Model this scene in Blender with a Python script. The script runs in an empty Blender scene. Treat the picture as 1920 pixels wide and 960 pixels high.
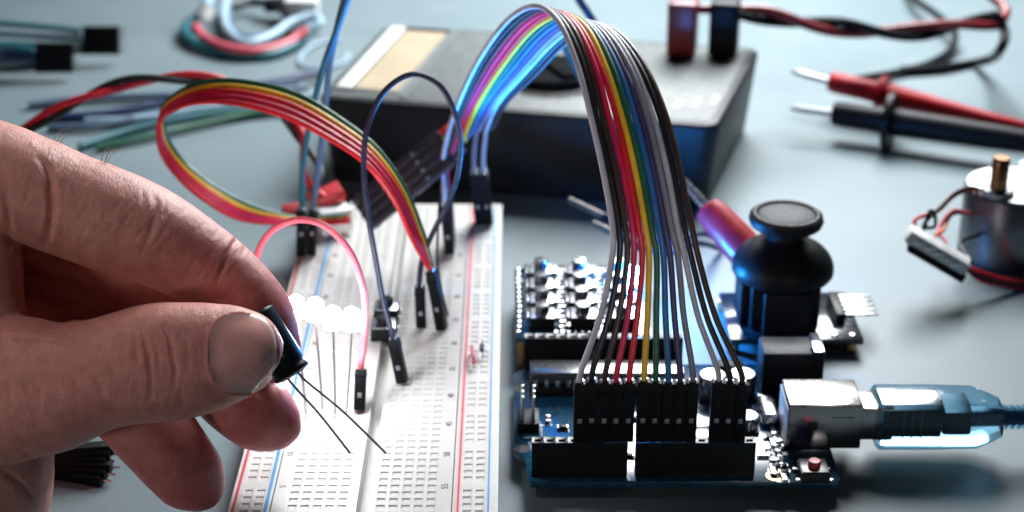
import bpy, bmesh, math, random
from mathutils import Vector as V, Matrix as M
from mathutils.bvhtree import BVHTree
from mathutils import noise as mnoise
random.seed(7)
SC = bpy.context.scene
COL = SC.collection
R = math.radians

# ------------------------------------------------------------------ camera (1 unit = 1 cm)
CF, TH, CH = 3200.0, R(24.8), 20.0
CC, CS = math.cos(TH), math.sin(TH)
def ray(px, py):
    a, b = (px-960)/CF, (480-py)/CF
    return V((a, CC+b*CS, -CS+b*CC))
CAMLOC = V((0, 0, CH))
def G(px, py, z=0.0):
    d = ray(px, py); return CAMLOC + d*((z-CH)/d.z)
def Y(px, py, y):
    d = ray(px, py); return CAMLOC + d*(y/d.y)
def depth(p):
    return p.y*CC-(p.z-CH)*CS

cd = bpy.data.cameras.new('camera'); cam = bpy.data.objects.new('camera', cd); COL.objects.link(cam)
cam.location = CAMLOC; cam.rotation_euler = (R(90)-TH, 0, 0)
cd.sensor_width = 36; cd.lens = 36*CF/1920; cd.clip_start = .5; cd.clip_end = 2000
cd.dof.use_dof = True; cd.dof.focus_distance = 33.9; cd.dof.aperture_fstop = 0.165
SC.camera = cam

# ------------------------------------------------------------------ materials
MATS = {}
def lin(c):
    return tuple((x/12.92 if x <= .04045 else ((x+.055)/1.055)**2.4) for x in c)
def pm(name, col, rough=.5, metal=0.0, var=.12, vscale=3.0, bump=.0, bscale=40.0, rvar=.12, spec=.5, coat=0.0, trans=0.0,
       ior=1.45, emit=None, estr=0.0, sss=0.0, col2=None, alpha=1.0):
    if name in MATS: return MATS[name]
    m = bpy.data.materials.new(name); m.use_nodes = True
    nt = m.node_tree; N = nt.nodes; L = nt.links
    b = N['Principled BSDF']
    tc = N.new('ShaderNodeTexCoord')
    n = N.new('ShaderNodeTexNoise'); n.inputs['Scale'].default_value = vscale; n.inputs['Detail'].default_value = 6
    L.new(tc.outputs['Object'], n.inputs['Vector'])
    mx = N.new('ShaderNodeMix'); mx.data_type = 'RGBA'
    c2 = col2 if col2 else tuple(x*(1-2*var) for x in col)
    mx.inputs['A'].default_value = (*c2, 1); mx.inputs['B'].default_value = (*[min(1, x*(1+var*.6)) for x in col], 1)
    rmp = N.new('ShaderNodeMapRange'); rmp.inputs['From Min'].default_value = .3; rmp.inputs['From Max'].default_value = .7
    L.new(n.outputs['Fac'], rmp.inputs['Value']); L.new(rmp.outputs['Result'], mx.inputs['Factor'])
    L.new(mx.outputs['Result'], b.inputs['Base Color'])
    n2 = N.new('ShaderNodeTexNoise'); n2.inputs['Scale'].default_value = vscale*4.3; n2.inputs['Detail'].default_value = 5
    L.new(tc.outputs['Object'], n2.inputs['Vector'])
    r2 = N.new('ShaderNodeMapRange'); r2.inputs['From Min'].default_value = .25; r2.inputs['From Max'].default_value = .75
    r2.inputs['To Min'].default_value = max(.02, rough-rvar*rough*2); r2.inputs['To Max'].default_value = min(1, rough+rvar*rough*2)
    L.new(n2.outputs['Fac'], r2.inputs['Value']); L.new(r2.outputs['Result'], b.inputs['Roughness'])
    b.inputs['Metallic'].default_value = metal; b.inputs['Specular IOR Level'].default_value = spec
    b.inputs['Coat Weight'].default_value = coat; b.inputs['Coat Roughness'].default_value = .12
    b.inputs['Transmission Weight'].default_value = trans; b.inputs['IOR'].default_value = ior
    b.inputs['Alpha'].default_value = alpha
    if sss:
        b.inputs['Subsurface Weight'].default_value = sss; b.inputs['Subsurface Scale'].default_value = .1
        b.inputs['Subsurface Radius'].default_value = (1, .9, .8)
    if emit:
        b.inputs['Emission Color'].default_value = (*emit, 1); b.inputs['Emission Strength'].default_value = estr
    if bump:
        n3 = N.new('ShaderNodeTexNoise'); n3.inputs['Scale'].default_value = bscale; n3.inputs['Detail'].default_value = 8
        L.new(tc.outputs['Object'], n3.inputs['Vector'])
        bp = N.new('ShaderNodeBump'); bp.inputs['Strength'].default_value = bump; bp.inputs['Distance'].default_value = .02
        L.new(n3.outputs['Fac'], bp.inputs['Height']); L.new(bp.outputs['Normal'], b.inputs['Normal'])
    MATS[name] = m
    return m

BLACK = pm('black_plastic', (.009, .010, .012), .42, spec=.13, bump=.12, bscale=60)
CONN = pm('connector_black', (.006, .007, .009), .45, spec=.14, bump=.10, bscale=60)
PURPLEBLK = pm('worn_connector', (.022, .018, .024), .45, bump=.1)
RUBBER = pm('black_rubber', (.011, .012, .014), .5, spec=.1, bump=.15, bscale=70)
STEEL = pm('steel', (.62, .64, .66), .28, 1.0, var=.1)
TIN = pm('tinned_wire', (.45, .46, .47), .32, 1.0)
BRASS = pm('brass', (.52, .29, .12), .26, 1.0)
USBM = pm('usb_shell_metal', (.46, .44, .43), .22, 1.0, var=.04, bump=.02)
WHITEP = pm('white_board_plastic', (.55, .54, .52), .42, var=.04, bump=.06, bscale=30, sss=.7)
WHITEG = pm('white_nylon', (.72, .73, .73), .45)
PCB = pm('blue_circuit_board', (.008, .06, .11), .14, var=.3, vscale=5, coat=1.0, col2=(.004, .035, .07))
PCBDK = pm('dark_circuit_board', (.02, .03, .04), .15, var=.3, coat=.3)
SILK = pm('white_print', (.75, .77, .78), .5)
INK = pm('grey_ink', (.06, .065, .07), .6, var=.3, vscale=20)
REDL = pm('red_print', (.50, .02, .05), .5)
REDH = pm('pale_red_print', (.72, .40, .42), .5, var=.05)
BLUEL = pm('blue_print', (.04, .22, .48), .5)
BLUEH = pm('pale_blue_print', (.45, .62, .76), .5, var=.05)
def wm(n, c, rough=.46): return pm('insulation_'+n, c, rough, var=.10, vscale=2, bump=.06, bscale=25)
W = dict(white=wm('white', (.42, .42, .48)), grey=wm('grey', (.20, .20, .25)), black=wm('black', (.010, .010, .012)), brown=wm('brown', (.045, .022, .02)),
         red=wm('red', (.66, .014, .03)), crimson=wm('crimson', (.60, .012, .08)), orange=wm('orange', (.70, .14, .02)), yellow=wm('yellow', (.80, .48, .03)),
         green=wm('green', (.012, .11, .06)), teal=wm('teal', (.02, .13, .16)), blue=wm('blue', (.02, .13, .36)), navy=wm('navy', (.012, .03, .10)),
         violet=wm('violet', (.05, .04, .13)), slate=wm('slate', (.09, .15, .22)), paleblue=wm('paleblue', (.35, .50, .62)), pink=wm('pink', (.62, .10, .14)))
NAVY2 = wm('dark_navy', (.016, .018, .045))

# ------------------------------------------------------------------ mesh builder
def basis(z, xh=V((1, 0, 0))):
    z = z.normalized()
    x = xh - z*xh.dot(z)
    if x.length < 1e-4: x = V((0, 1, 0)) - z*z.y
    x.normalize(); y = z.cross(x)
    return M((x, y, z)).transposed()
def mat4(loc, rot3=None):
    m = (rot3 or M.Identity(3)).to_4x4(); m.translation = loc; return m

class MB:
    def __init__(s): s.v = []; s.f = []
    def add(s, vs, fs, mt=None):
        o = len(s.v)
        s.v += [(mt @ V(p)) if mt else V(p) for p in vs]
        s.f += [tuple(i+o for i in f) for f in fs]
        return s
    def box(s, loc, size, rot=None, bev=0.0, seg=2, taper=None):
        bm = bmesh.new(); bmesh.ops.create_cube(bm, size=1)
        for v in bm.verts:
            t = 1.0
            if taper and v.co.z > 0: t = taper
            v.co = V((v.co.x*size[0]*t, v.co.y*size[1]*t, v.co.z*size[2]))
        if bev: bmesh.ops.bevel(bm, geom=bm.edges[:], offset=bev, segments=seg, affect='EDGES', profile=.5)
        s.bm(bm, mat4(V(loc), rot)); return s
    def bm(s, bm, mt):
        bm.verts.index_update()
        s.add([v.co.copy() for v in bm.verts], [tuple(v.index for v in f.verts) for f in bm.faces], mt); bm.free()
    def lathe(s, prof, loc, axis=V((0, 0, 1)), seg=32, sx=1.0, sy=1.0):
        mt = mat4(V(loc), basis(V(axis)))
        vs, fs = [], []; n = len(prof)
        for i in range(seg):
            a = 2*math.pi*i/seg
            for r, z in prof: vs.append((r*math.cos(a)*sx, r*math.sin(a)*sy, z))
        for i in range(seg):
            j = (i+1) % seg
            for k in range(n-1): fs.append((i*n+k, j*n+k, j*n+k+1, i*n+k+1))
        if prof[0][0] > 1e-6: fs.append(tuple(i*n for i in reversed(range(seg))))
        if prof[-1][0] > 1e-6: fs.append(tuple(i*n+n-1 for i in range(seg)))
        return s.add(vs, fs, mt)
    def cyl(s, a, b, r, r2=None, seg=16, bev=0.0):
        a, b = V(a), V(b); h = (b-a).length; r2 = r if r2 is None else r2
        if bev: pr = [(r-bev, 0), (r, bev), (r2, h-bev), (r2-bev, h)]
        else: pr = [(r, 0), (r2, h)]
        return s.lathe(pr, a, b-a, seg)
    def tube(s, pts, r, seg=8, cap=True):
        n = len(pts); vs, fs = [], []
        pts = [V(p) for p in pts]; t0 = (pts[1]-pts[0]).normalized()
        x = basis(t0) @ V((1, 0, 0)); prev = t0
        for i, p in enumerate(pts):
            t = (pts[min(i+1, n-1)]-pts[max(i-1, 0)]).normalized()
            q = prev.rotation_difference(t); x = (q @ x); x = (x-t*x.dot(t)).normalized(); prev = t
            y = t.cross(x); rr = r[i] if isinstance(r, (list, tuple)) else r
            for k in range(seg):
                a = 2*math.pi*k/seg; vs.append(p+x*(rr*math.cos(a))+y*(rr*math.sin(a)))
        for i in range(n-1):
            for k in range(seg):
                l = (k+1) % seg; fs.append((i*seg+k, i*seg+l, (i+1)*seg+l, (i+1)*seg+k))
        if cap:
            fs.append(tuple(reversed(range(seg)))); fs.append(tuple((n-1)*seg+k for k in range(seg)))
        return s.add(vs, fs)
    def prism(s, poly, z0, z1, bev=0.0):
        bm = bmesh.new(); lo = [bm.verts.new((p[0], p[1], z0)) for p in poly]
        f = bm.faces.new(lo); r = bmesh.ops.extrude_face_region(bm, geom=[f])
        for v in [g for g in r['geom'] if isinstance(g, bmesh.types.BMVert)]: v.co.z = z1
        bmesh.ops.recalc_face_normals(bm, faces=bm.faces[:])
        if bev: bmesh.ops.bevel(bm, geom=bm.edges[:], offset=bev, segments=2, affect='EDGES', profile=.5)
        s.bm(bm, M.Identity(4)); return s
    def quad(s, a, b, c, d): return s.add([a, b, c, d], [(0, 1, 2, 3)])

def cr(pts, n=10, closed=False):
    pts = [V(p) for p in pts]; out = []
    P = [pts[0]*2-pts[1]] + pts + [pts[-1]*2-pts[-2]]
    for i in range(1, len(P)-2):
        p0, p1, p2, p3 = P[i-1:i+3]
        d1 = max((p1-p0).length, 1e-6)**.5; d2 = max((p2-p1).length, 1e-6)**.5; d3 = max((p3-p2).length, 1e-6)**.5
        m1 = (p1-p0)/d1 - (p2-p0)/(d1+d2) + (p2-p1)/d2
        m2 = (p2-p1)/d2 - (p3-p1)/(d2+d3) + (p3-p2)/d3
        m1 *= d2; m2 *= d2
        for k in range(n):
            t = k/n
            out.append(p1*(2*t**3-3*t**2+1)+m1*(t**3-2*t*t+t)+p2*(-2*t**3+3*t*t)+m2*(t**3-t*t))
    out.append(pts[-1]); return out

def wloc(o):
    l = V((0, 0, 0))
    while o is not None: l += o.location; o = o.parent
    return l
def thing(name, label, cat, loc=(0, 0, 0), group=None):
    o = bpy.data.objects.new(name, None); COL.objects.link(o); o.location = loc
    o.empty_display_size = .3
    o['label'] = label; o['category'] = cat
    if group: o['group'] = group
    return o
def part(name, mb, mat, parent=None, label=None, ang=35, loc=None):
    me = bpy.data.meshes.new(name)
    off = wloc(parent) if parent else (V(loc) if loc else V((0, 0, 0)))
    me.from_pydata([p-off for p in mb.v], [], mb.f)
    bm = bmesh.new(); bm.from_mesh(me); bmesh.ops.recalc_face_normals(bm, faces=bm.faces[:]); bm.to_mesh(me); bm.free()
    me.polygons.foreach_set('use_smooth', [True]*len(me.polygons)); me.set_sharp_from_angle(angle=R(ang))
    me.materials.append(mat)
    o = bpy.data.objects.new(name, me); COL.objects.link(o)
    if parent: o.parent = parent
    elif loc: o.location = loc
    if label: o['label'] = label
    return o
def tag(o, label, cat, group=None):
    o['label'] = label; o['category'] = cat
    if group: o['group'] = group
    return o
def copy_tree(o, loc=None, label=None):
    c = o.copy(); COL.objects.link(c)
    if loc is not None: c.location = loc
    if label: c['label'] = label
    def rec(src, dst):
        for ch in list(src.children):
            k = ch.copy(); COL.objects.link(k); k.parent = dst; rec(ch, k)
    rec(o, c); return c
def text_mb(mb, body, size, mt, ext=.004):
    cu = bpy.data.curves.new('t', 'FONT'); cu.body = body; cu.size = size; cu.align_x = 'CENTER'; cu.align_y = 'CENTER'; cu.extrude = ext
    ob = bpy.data.objects.new('t', cu); COL.objects.link(ob)
    dg = bpy.context.evaluated_depsgraph_get(); dg.update()
    me = bpy.data.meshes.new_from_object(ob.evaluated_get(dg))
    mb.add([v.co.copy() for v in me.vertices], [tuple(p.vertices) for p in me.polygons], mt)
    bpy.data.objects.remove(ob); bpy.data.curves.remove(cu); bpy.data.meshes.remove(me)

def wire_mb(pts, r=.065, n=10, seg=10): return MB().tube(cr(pts, n), r, seg)
def housing(parent, bot, top, mat=CONN, xh=V((1, 0, 0)), pin=True, window=True, w=.25, name='connector', crimp=True, winpos=.37):
    """one single-way connector housing from bot (pin end) to top (wire end)"""
    bot, top = V(bot), V(top); d = top-bot; h = d.length; rot = basis(d, xh)
    mb = MB().box((bot+top)/2, (w, w, h), rot, .018)
    mb.box(bot+d*.86, (w*1.06, w*1.06, h*.10), rot, .012)           # collar
    o = part(name, mb, mat, parent)
    fr = rot @ V((0, -1, 0))
    if fr.y > 0: fr = -fr
    if window:
        part('contact_tab', MB().box(bot+d*winpos+fr*(w/2+.001), (.095, .012, .11), rot, .003), pm('contact_grey', (.30, .32, .34), .4, .6), o)
    if pin:
        part('pin', MB().box(bot-d.normalized()*.12, (.064, .064, .26), rot, .008), TIN, o)
    if crimp:
        c = MB()
        c.box(top+d.normalized()*.022+rot @ V((.062, -.02, 0)), (.03, .12, .075), rot, .006)
        c.box(top+d.normalized()*.018+rot @ V((-.066, -.03, 0)), (.026, .10, .065), rot, .006)
        part('crimp', c, STEEL, o)
    return o

# ------------------------------------------------------------------ table
def table_mat():
    m = bpy.data.materials.new('table_laminate'); m.use_nodes = True; nt = m.node_tree; N = nt.nodes; L = nt.links; b = N['Principled BSDF']
    tc = N.new('ShaderNodeTexCoord')
    n = N.new('ShaderNodeTexNoise'); n.inputs['Scale'].default_value = .22; n.inputs['Detail'].default_value = 5; L.new(tc.outputs['Object'], n.inputs['Vector'])
    n2 = N.new('ShaderNodeTexNoise'); n2.inputs['Scale'].default_value = 9; n2.inputs['Detail'].default_value = 6; n2.inputs['Roughness'].default_value = .75; L.new(tc.outputs['Object'], n2.inputs['Vector'])
    ad = N.new('ShaderNodeMath'); ad.operation = 'MULTIPLY_ADD'; ad.inputs[1].default_value = .55; L.new(n.outputs['Fac'], ad.inputs[0]); 
    mu = N.new('ShaderNodeMath'); mu.operation = 'MULTIPLY'; mu.inputs[1].default_value = .45; L.new(n2.outputs['Fac'], mu.inputs[0]); L.new(mu.outputs[0], ad.inputs[2])
    cr_ = N.new('ShaderNodeValToRGB'); e = cr_.color_ramp.elements
    e[0].position = .34; e[0].color = (.138, .186, .205, 1); e[1].position = .66; e[1].color = (.19, .238, .257, 1)
    L.new(ad.outputs[0], cr_.inputs[0]); L.new(cr_.outputs[0], b.inputs['Base Color'])
    r = N.new('ShaderNodeMapRange'); r.inputs['From Min'].default_value = .3; r.inputs['From Max'].default_value = .7; r.inputs['To Min'].default_value = .42; r.inputs['To Max'].default_value = .54
    L.new(n2.outputs['Fac'], r.inputs[0]); L.new(r.outputs[0], b.inputs['Roughness']); b.inputs['Specular IOR Level'].default_value = .25
    n3 = N.new('ShaderNodeTexNoise'); n3.inputs['Scale'].default_value = 22; n3.inputs['Detail'].default_value = 6; L.new(tc.outputs['Object'], n3.inputs['Vector'])
    bp = N.new('ShaderNodeBump'); bp.inputs['Strength'].default_value = .25; bp.inputs['Distance'].default_value = .02
    L.new(n3.outputs['Fac'], bp.inputs['Height']); L.new(bp.outputs['Normal'], b.inputs['Normal'])
    return m
t = part('table', MB().box((0, 50, -1.25), (150, 110, 2.5), None, .1), table_mat()); t['kind'] = 'structure'

# ------------------------------------------------------------------ breadboard
BT = .85
BB = thing('breadboard', 'long white solderless breadboard with red and blue rail lines, plugged with wires and lit LEDs', 'breadboard', (-3, 36.8, 0))
BX0, BX1, BY0, BY1 = -5.76, -.28, 28.6, 45.0
rowy = [30.07+.254*(n-5) for n in range(1, 63)]
LC = [-4.473+.254*i for i in range(5)]; RC = [-2.673+.254*i for i in range(5)]
LR = [-5.43, -5.176]; RR = [-.92, -.666]
def hole_strip(mb, cx, ys, z, dep=.024):
    h = .127; vs = []; fs = []
    for y in ys:
        o = len(vs)
        for (qx, qy, zz) in ((h, h, z), (.092, .076, z-.005), (.082, .064, z-.014), (.074, .056, z-dep)):
            for sx, sy in ((-1, -1), (1, -1), (1, 1), (-1, 1)): vs.append((cx+sx*qx, y+sy*qy, zz))
        for k in range(3):
            for i in range(4):
                j = (i+1) % 4; fs.append((o+k*4+i, o+k*4+j, o+k*4+4+j, o+k*4+4+i))
        fs.append((o+12, o+13, o+14, o+15))
    mb.add(vs, fs)
mb = MB()
for c in LC+RC: hole_strip(mb, c, rowy, BT)
railrows = [30.39-1.524+.254*k for k in range(63)]
rr = [y for k, y in enumerate(railrows) if k % 6 != 5 and 28.9 < y < 44.6]
gaps = [y for k, y in enumerate(railrows) if k % 6 == 5 and 28.9 < y < 44.6]
for c in LR+RR:
    hole_strip(mb, c, rr, BT)
    for y in gaps: mb.quad((c-.127, y-.127, BT), (c+.127, y-.127, BT), (c+.127, y+.127, BT), (c-.127, y+.127, BT))
def fill(x0, x1, y0=BY0, y1=BY1, z=BT): mb.quad((x0, y0, z), (x1, y0, z), (x1, y1, z), (x0, y1, z))
ry0, ry1 = rowy[0]-.127, rowy[-1]+.127; qy0, qy1 = rr[0]-.127, rr[-1]+.127
for cs, a, b in ((LC, ry0, ry1), (RC, ry0, ry1), (LR, qy0, qy1), (RR, qy0, qy1)):
    x0, x1 = cs[0]-.127, cs[-1]+.127; fill(x0, x1, BY0, a); fill(x0, x1, b, BY1)
GX0, GX1, GZ = -3.16, -2.9, BT-.34
SX0, SX1 = -4.90, -1.225      # seams between rails and the middle block
def wallq(x, z0, z1): mb.quad((x, BY0, z0), (x, BY1, z0), (x, BY1, z1), (x, BY0, z1))
fill(BX0+.03, LR[0]-.127); fill(LR[1]+.127, SX0-.012); fill(SX0+.012, LC[0]-.127); fill(LC[-1]+.127, GX0); fill(GX1, RC[0]-.127); fill(RC[-1]+.127, SX1-.012)
fill(SX1+.012, RR[0]-.127); fill(RR[1]+.127, BX1-.03)
for s in (SX0, SX1):
    fill(s-.012, s+.012, z=BT-.12); wallq(s-.012, BT-.12, BT); wallq(s+.012, BT-.12, BT)
fill(GX0+.03, GX1-.03, z=GZ); mb.quad((GX0, BY0, BT), (GX0, BY1, BT), (GX0+.03, BY1, GZ), (GX0+.03, BY0, GZ)); mb.quad((GX1, BY0, BT), (GX1, BY1, BT), (GX1-.03, BY1, GZ), (GX1-.03, BY0, GZ))
# rounded shoulder and sides
prof = [(0, 0), (0, BT-.03), (.009, BT-.009), (.03, BT)]
for (i0, i1) in ((0, 1), (1, 2), (2, 3)):
    a, b = prof[i0], prof[i1]
    mb.quad((BX0+a[0], BY0, a[1]), (BX0+a[0], BY1, a[1]), (BX0+b[0], BY1, b[1]), (BX0+b[0], BY0, b[1]))
    mb.quad((BX1-a[0], BY0, a[1]), (BX1-a[0], BY1, a[1]), (BX1-b[0], BY1, b[1]), (BX1-b[0], BY0, b[1]))
for y in (BY0, BY1): mb.quad((BX0, y, 0), (BX1, y, 0), (BX1, y, BT-.02), (BX0, y, BT-.02))
part('body', mb, WHITEP, BB, ang=30)
def line(name, x0, x1, mat, z=.0035, y0=28.8, y1=44.8, breaks=()):
    m = MB(); m.box(((x0+x1)/2, (y0+y1)/2, BT+z/2), (x1-x0, y1-y0, z)); return part(name, m, mat, BB)
line('red_rail_line', -5.685, -5.625, REDL); line('blue_rail_line', -5.035, -4.965, BLUEL)
o = line('red_rail_line', -1.125, -1.085, REDL); line('blue_rail_line', -.505, -.465, BLUEL)
line('pale_rail_stripe', -1.165, -1.127, REDH, .0025); line('pale_rail_stripe', -1.083, -1.05, REDH, .0025); line('pale_rail_stripe', -4.963, -4.925, BLUEH, .0025); line('pale_rail_stripe', -.463, -.44, BLUEH, .0025)
mb = MB()
for n in range(5, 62, 5):
    y = rowy[n-1]; rz = M.Rotation(R(90), 3, 'Z')
    text_mb(mb, str(n), .20, mat4((-4.735, y, BT+.003), rz), .002)
    text_mb(mb, str(60-n if n < 60 else 1), .20, mat4((-1.385, y, BT+.003), rz), .002)
part('row_numbers', mb, INK, BB)

# ------------------------------------------------------------------ LEDs on the breadboard
LEDW = pm('lit_led_lens', (.9, .95, 1), .3, emit=(.93, .97, 1.0), estr=105)
def make_led(base, label, tops):
    bx, by, _ = base
    t = thing('led', label, 'LED', (bx, by, BT), 'lit white LEDs on the breadboard')
    top = V(tops)
    m = MB(); r = .185
    pr = [(r*1.18, 0), (r*1.18, .06), (r, .07), (r, .30)] + [(r*math.cos(a), .30+r*math.sin(a)) for a in [R(15*k) for k in range(1, 6)]] + [(0, .30+r)]
    m.lathe(pr, top, seg=20)
    part('lens', m, LEDW, t)
    for s in (0, 1):
        off = V((.0, .254*s, 0))
        a = V((bx, by, BT-.2))+off; b = top+V((0, .06*(2*s-1), .02))
        k = a.lerp(b, .72 if s == 0 else .6)
        m = MB().tube([a, a+V((0, 0, .3)), k, b], .017, 6)
        if s == 0: m.box(k, (.045, .03, .17), basis(b-a), .008)
        part('lead', m, TIN, t)
    return t
for i, (gx, gy, tx, ty, lab) in enumerate([
        (573, 785, 556, 592, 'leftmost lit white LED on the breadboard, half behind the fingertip'),
        (604, 775, 592, 596, 'lit white LED second from the fingertip, its legs just right of the capacitor'),
        (628, 785, 625, 612, 'lit white LED third from the fingertip, on thin wire legs'),
        (650, 772, 660, 614, 'lit white LED beside the arched red jumper wire')]):
    b = G(gx, gy, BT); make_led(b, lab, Y(tx, ty, b.y+.15))

# ------------------------------------------------------------------ single jumper wires with connectors
def jumper(name, label, pts, mat, ends, r=.065, group='jumper wires plugged into the breadboard', cat='jumper wire', cm=CONN):
    t = thing(name, label, cat, V(pts[0]), group)
    part('wire', wire_mb(pts, r), mat, t)
    for bot, top, kw in ends: housing(t, bot, top, kw.pop('mat', cm), **kw)
    return t
b1, t1 = G(674, 768, BT+.06), Y(677, 692, 33.5)
jumper('jumper_wire', 'red jumper wire arching from the fingers to a black connector beside the lit LEDs', 
       [t1-V((0, 0, .1)), t1+V((0, 0, .12)), Y(681, 655, 33.7), Y(685, 600, 33.9), Y(680, 535, 34.2), Y(655, 470, 34.6), Y(612, 425, 35), Y(562, 412, 35.4), Y(513, 430, 35.8), Y(487, 465, 36),
        Y(476, 520, 36.2), Y(472, 600, 36.3), G(474, 655, BT+.1)], W['pink'], [(b1, t1, {})], r=.075)
b2, t2 = G(755, 716, BT+.05), Y(738, 636, 34.6)
b3, t3 = G(790, 612, BT+.05), Y(787, 537, 37.25)
loop = [t2-V((0, 0, .1)), t2+(t2-b2).normalized()*.14, Y(722, 580, 34.9), Y(705, 490, 35.3), Y(690, 400, 35.5), Y(682, 310, 35.8), Y(690, 235, 36), Y(722, 170, 36.2), Y(774, 139, 36.4), Y(822, 158, 36.6), Y(850, 205, 36.7),
        Y(863, 262, 36.8), Y(858, 325, 36.9), Y(838, 385, 37), Y(810, 440, 37.1), Y(791, 490, 37.2), t3+V((0, 0, .15)), t3-V((0, 0, .1))]
jumper('jumper_wire', 'dark navy jumper wire in a tall loop crossing itself above the breadboard', loop, NAVY2, [(b2, t2, {'xh': V((1, -.2, 0))}), (b3, t3, {})], r=.066)
dk = [Y(826, 330, 39.5), Y(822, 420, 38.6), Y(820, 490, 38), Y(828, 545, 37.5), G(840, 592, BT)]
tag(part('jumper_wire', wire_mb(dk, .03), W['black'], loc=dk[0]), 'thin black wire running down beside the slanted connector on the breadboard', 'jumper wire', 'jumper wires plugged into the breadboard')

# flat five-wire ribbon
t = thing('ribbon_cable', 'narrow ribbon cable in green, yellow, orange and reds, curling in a wide loop', 'ribbon cable', G(830, 618, BT))
b4, t4 = G(829, 616, BT+.04), Y(809, 508, 37.1)
gE = [(808, 500, 37.1), (793, 440, 37.2), (757, 352, 37.5), (705, 278, 37.8), (640, 226, 38.2), (560, 179, 38.8), (480, 157, 39.4), (400, 152, 40.0), (340, 171, 40.5), (305, 207, 40.9), (310, 252, 41.1), (345, 305, 41.1), (400, 350, 40.9), (465, 384, 41.1), (535, 405, 41.7), (575, 411, 42.1), (612, 410, 42.2), (652, 406, 41.5)]
rE = [(806, 504, 37.1), (775, 450, 36.9), (738, 372, 36.9), (686, 306, 37.1), (622, 262, 37.5), (545, 222, 38.0), (470, 199, 38.6), (400, 190, 39.4), (338, 200, 40.3), (300, 228, 40.95), (303, 285, 41.0), (338, 335, 40.8), (390, 378, 40.5), (450, 410, 40.8), (530, 418, 41.5), (575, 419, 42.0), (612, 418, 42.1), (654, 414, 41.4)]
cols5 = ['green', 'yellow', 'red', 'crimson', 'red']
for i, c in enumerate(cols5):
    f = i/4
    pts = [Y(*a).lerp(Y(*b), f) for a, b in zip(gE, rE)]
    o = part('wire', wire_mb(pts, .071, 12), W[c], t); o['label'] = {'crimson': 'crimson'}.get(c, c)+' wire'
housing(t, b4, t4, xh=V((1, -.3, 0)))

# two dark wires rising out of the far left rail
for i, (pts, c, lab, bb, tt) in enumerate([
        ([(567, 392, 41.4), (566, 370, 41.4), (569, 300, 41.2), (585, 210, 40.8), (608, 120, 40.3), (632, 55, 39.9), (655, -10, 39.5), (685, -90, 39)], 'teal', 'dark teal wire rising out of frame from the left connector on the far rail', (565, 478), (566, 392)),
        ([(588, 392, 41.4), (590, 370, 41.4), (600, 290, 41.2), (610, 200, 40.9), (617, 130, 40.6), (630, 60, 40.2), (648, -10, 39.9), (672, -90, 39.5)], 'slate', 'slate blue wire rising out of frame from the right connector on the far rail', (584, 476), (587, 392))]):
    p3 = [Y(*p) for p in pts]
    jumper('jumper_wire', lab, p3, W[c], [(G(*bb, BT+.03), Y(*tt, 41.4), {'winpos': .5})], r=.08)

# short parts on the right rail
t = thing('jumper_link', 'short red wire link standing on the right rail of the breadboard', 'wire link', G(886, 690, BT))
p0 = G(888, 690, BT)
part('sleeve', wire_mb([p0+V((-.05, .75, .05)), p0+V((-.05, .7, .2)), p0+V((-.03, .35, .24)), p0+V((0, .06, .2)), p0+V((0, .0, .1))], .045), W['pink'], t)
part('pin', MB().cyl(p0+V((0, 0, -.2)), p0+V((0, 0, .14)), .02), TIN, t)
t = thing('diode', 'tiny dark glass diode with bent legs on the right rail beside the blue line', 'diode', G(905, 672, BT))
p0 = G(904, 672, BT)
part('lead', wire_mb([p0+V((.02, .02, -.2)), p0+V((.02, 0, .1)), p0+V((.0, .05, .2)), p0+V((0, .5, .32)), p0+V((0, .62, .2)), p0+V((0, .66, -.2))], .016), TIN, t)
part('glass_body', MB().cyl(p0+V((-.01, .02, .19)), p0+V((0, .24, .25)), .055, seg=12, bev=.02), W['navy'], t)

# push buttons over the groove
for i, (yy, lab) in enumerate([(36.75, 'nearer black push button straddling the breadboard groove'), (37.75, 'farther black push button straddling the breadboard groove, wire passing in front')]):
    t = thing('push_button', lab, 'push button', (-3.1, yy, BT), 'push buttons on the breadboard')
    z = BT+.02
    part('body', MB().box((-3.1, yy, z+.17), (.60, .60, .34), None, .03), BLACK, t)
    part('cover_plate', MB().box((-3.1, yy, z+.35), (.56, .56, .03), None, .01), STEEL, t)
    part('plunger', MB().lathe([(.17, 0), (.17, .16), (.15, .19), (0, .19)], (-3.1, yy, z+.36), seg=24), BLACK, t)
    for sx in (-1, 1):
        for sy in (-1, 1):
            part('leg', MB().box((-3.1+sx*.32, yy+sy*.2, BT+.02), (.04, .07, .34), None, .008), STEEL, t)

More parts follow.
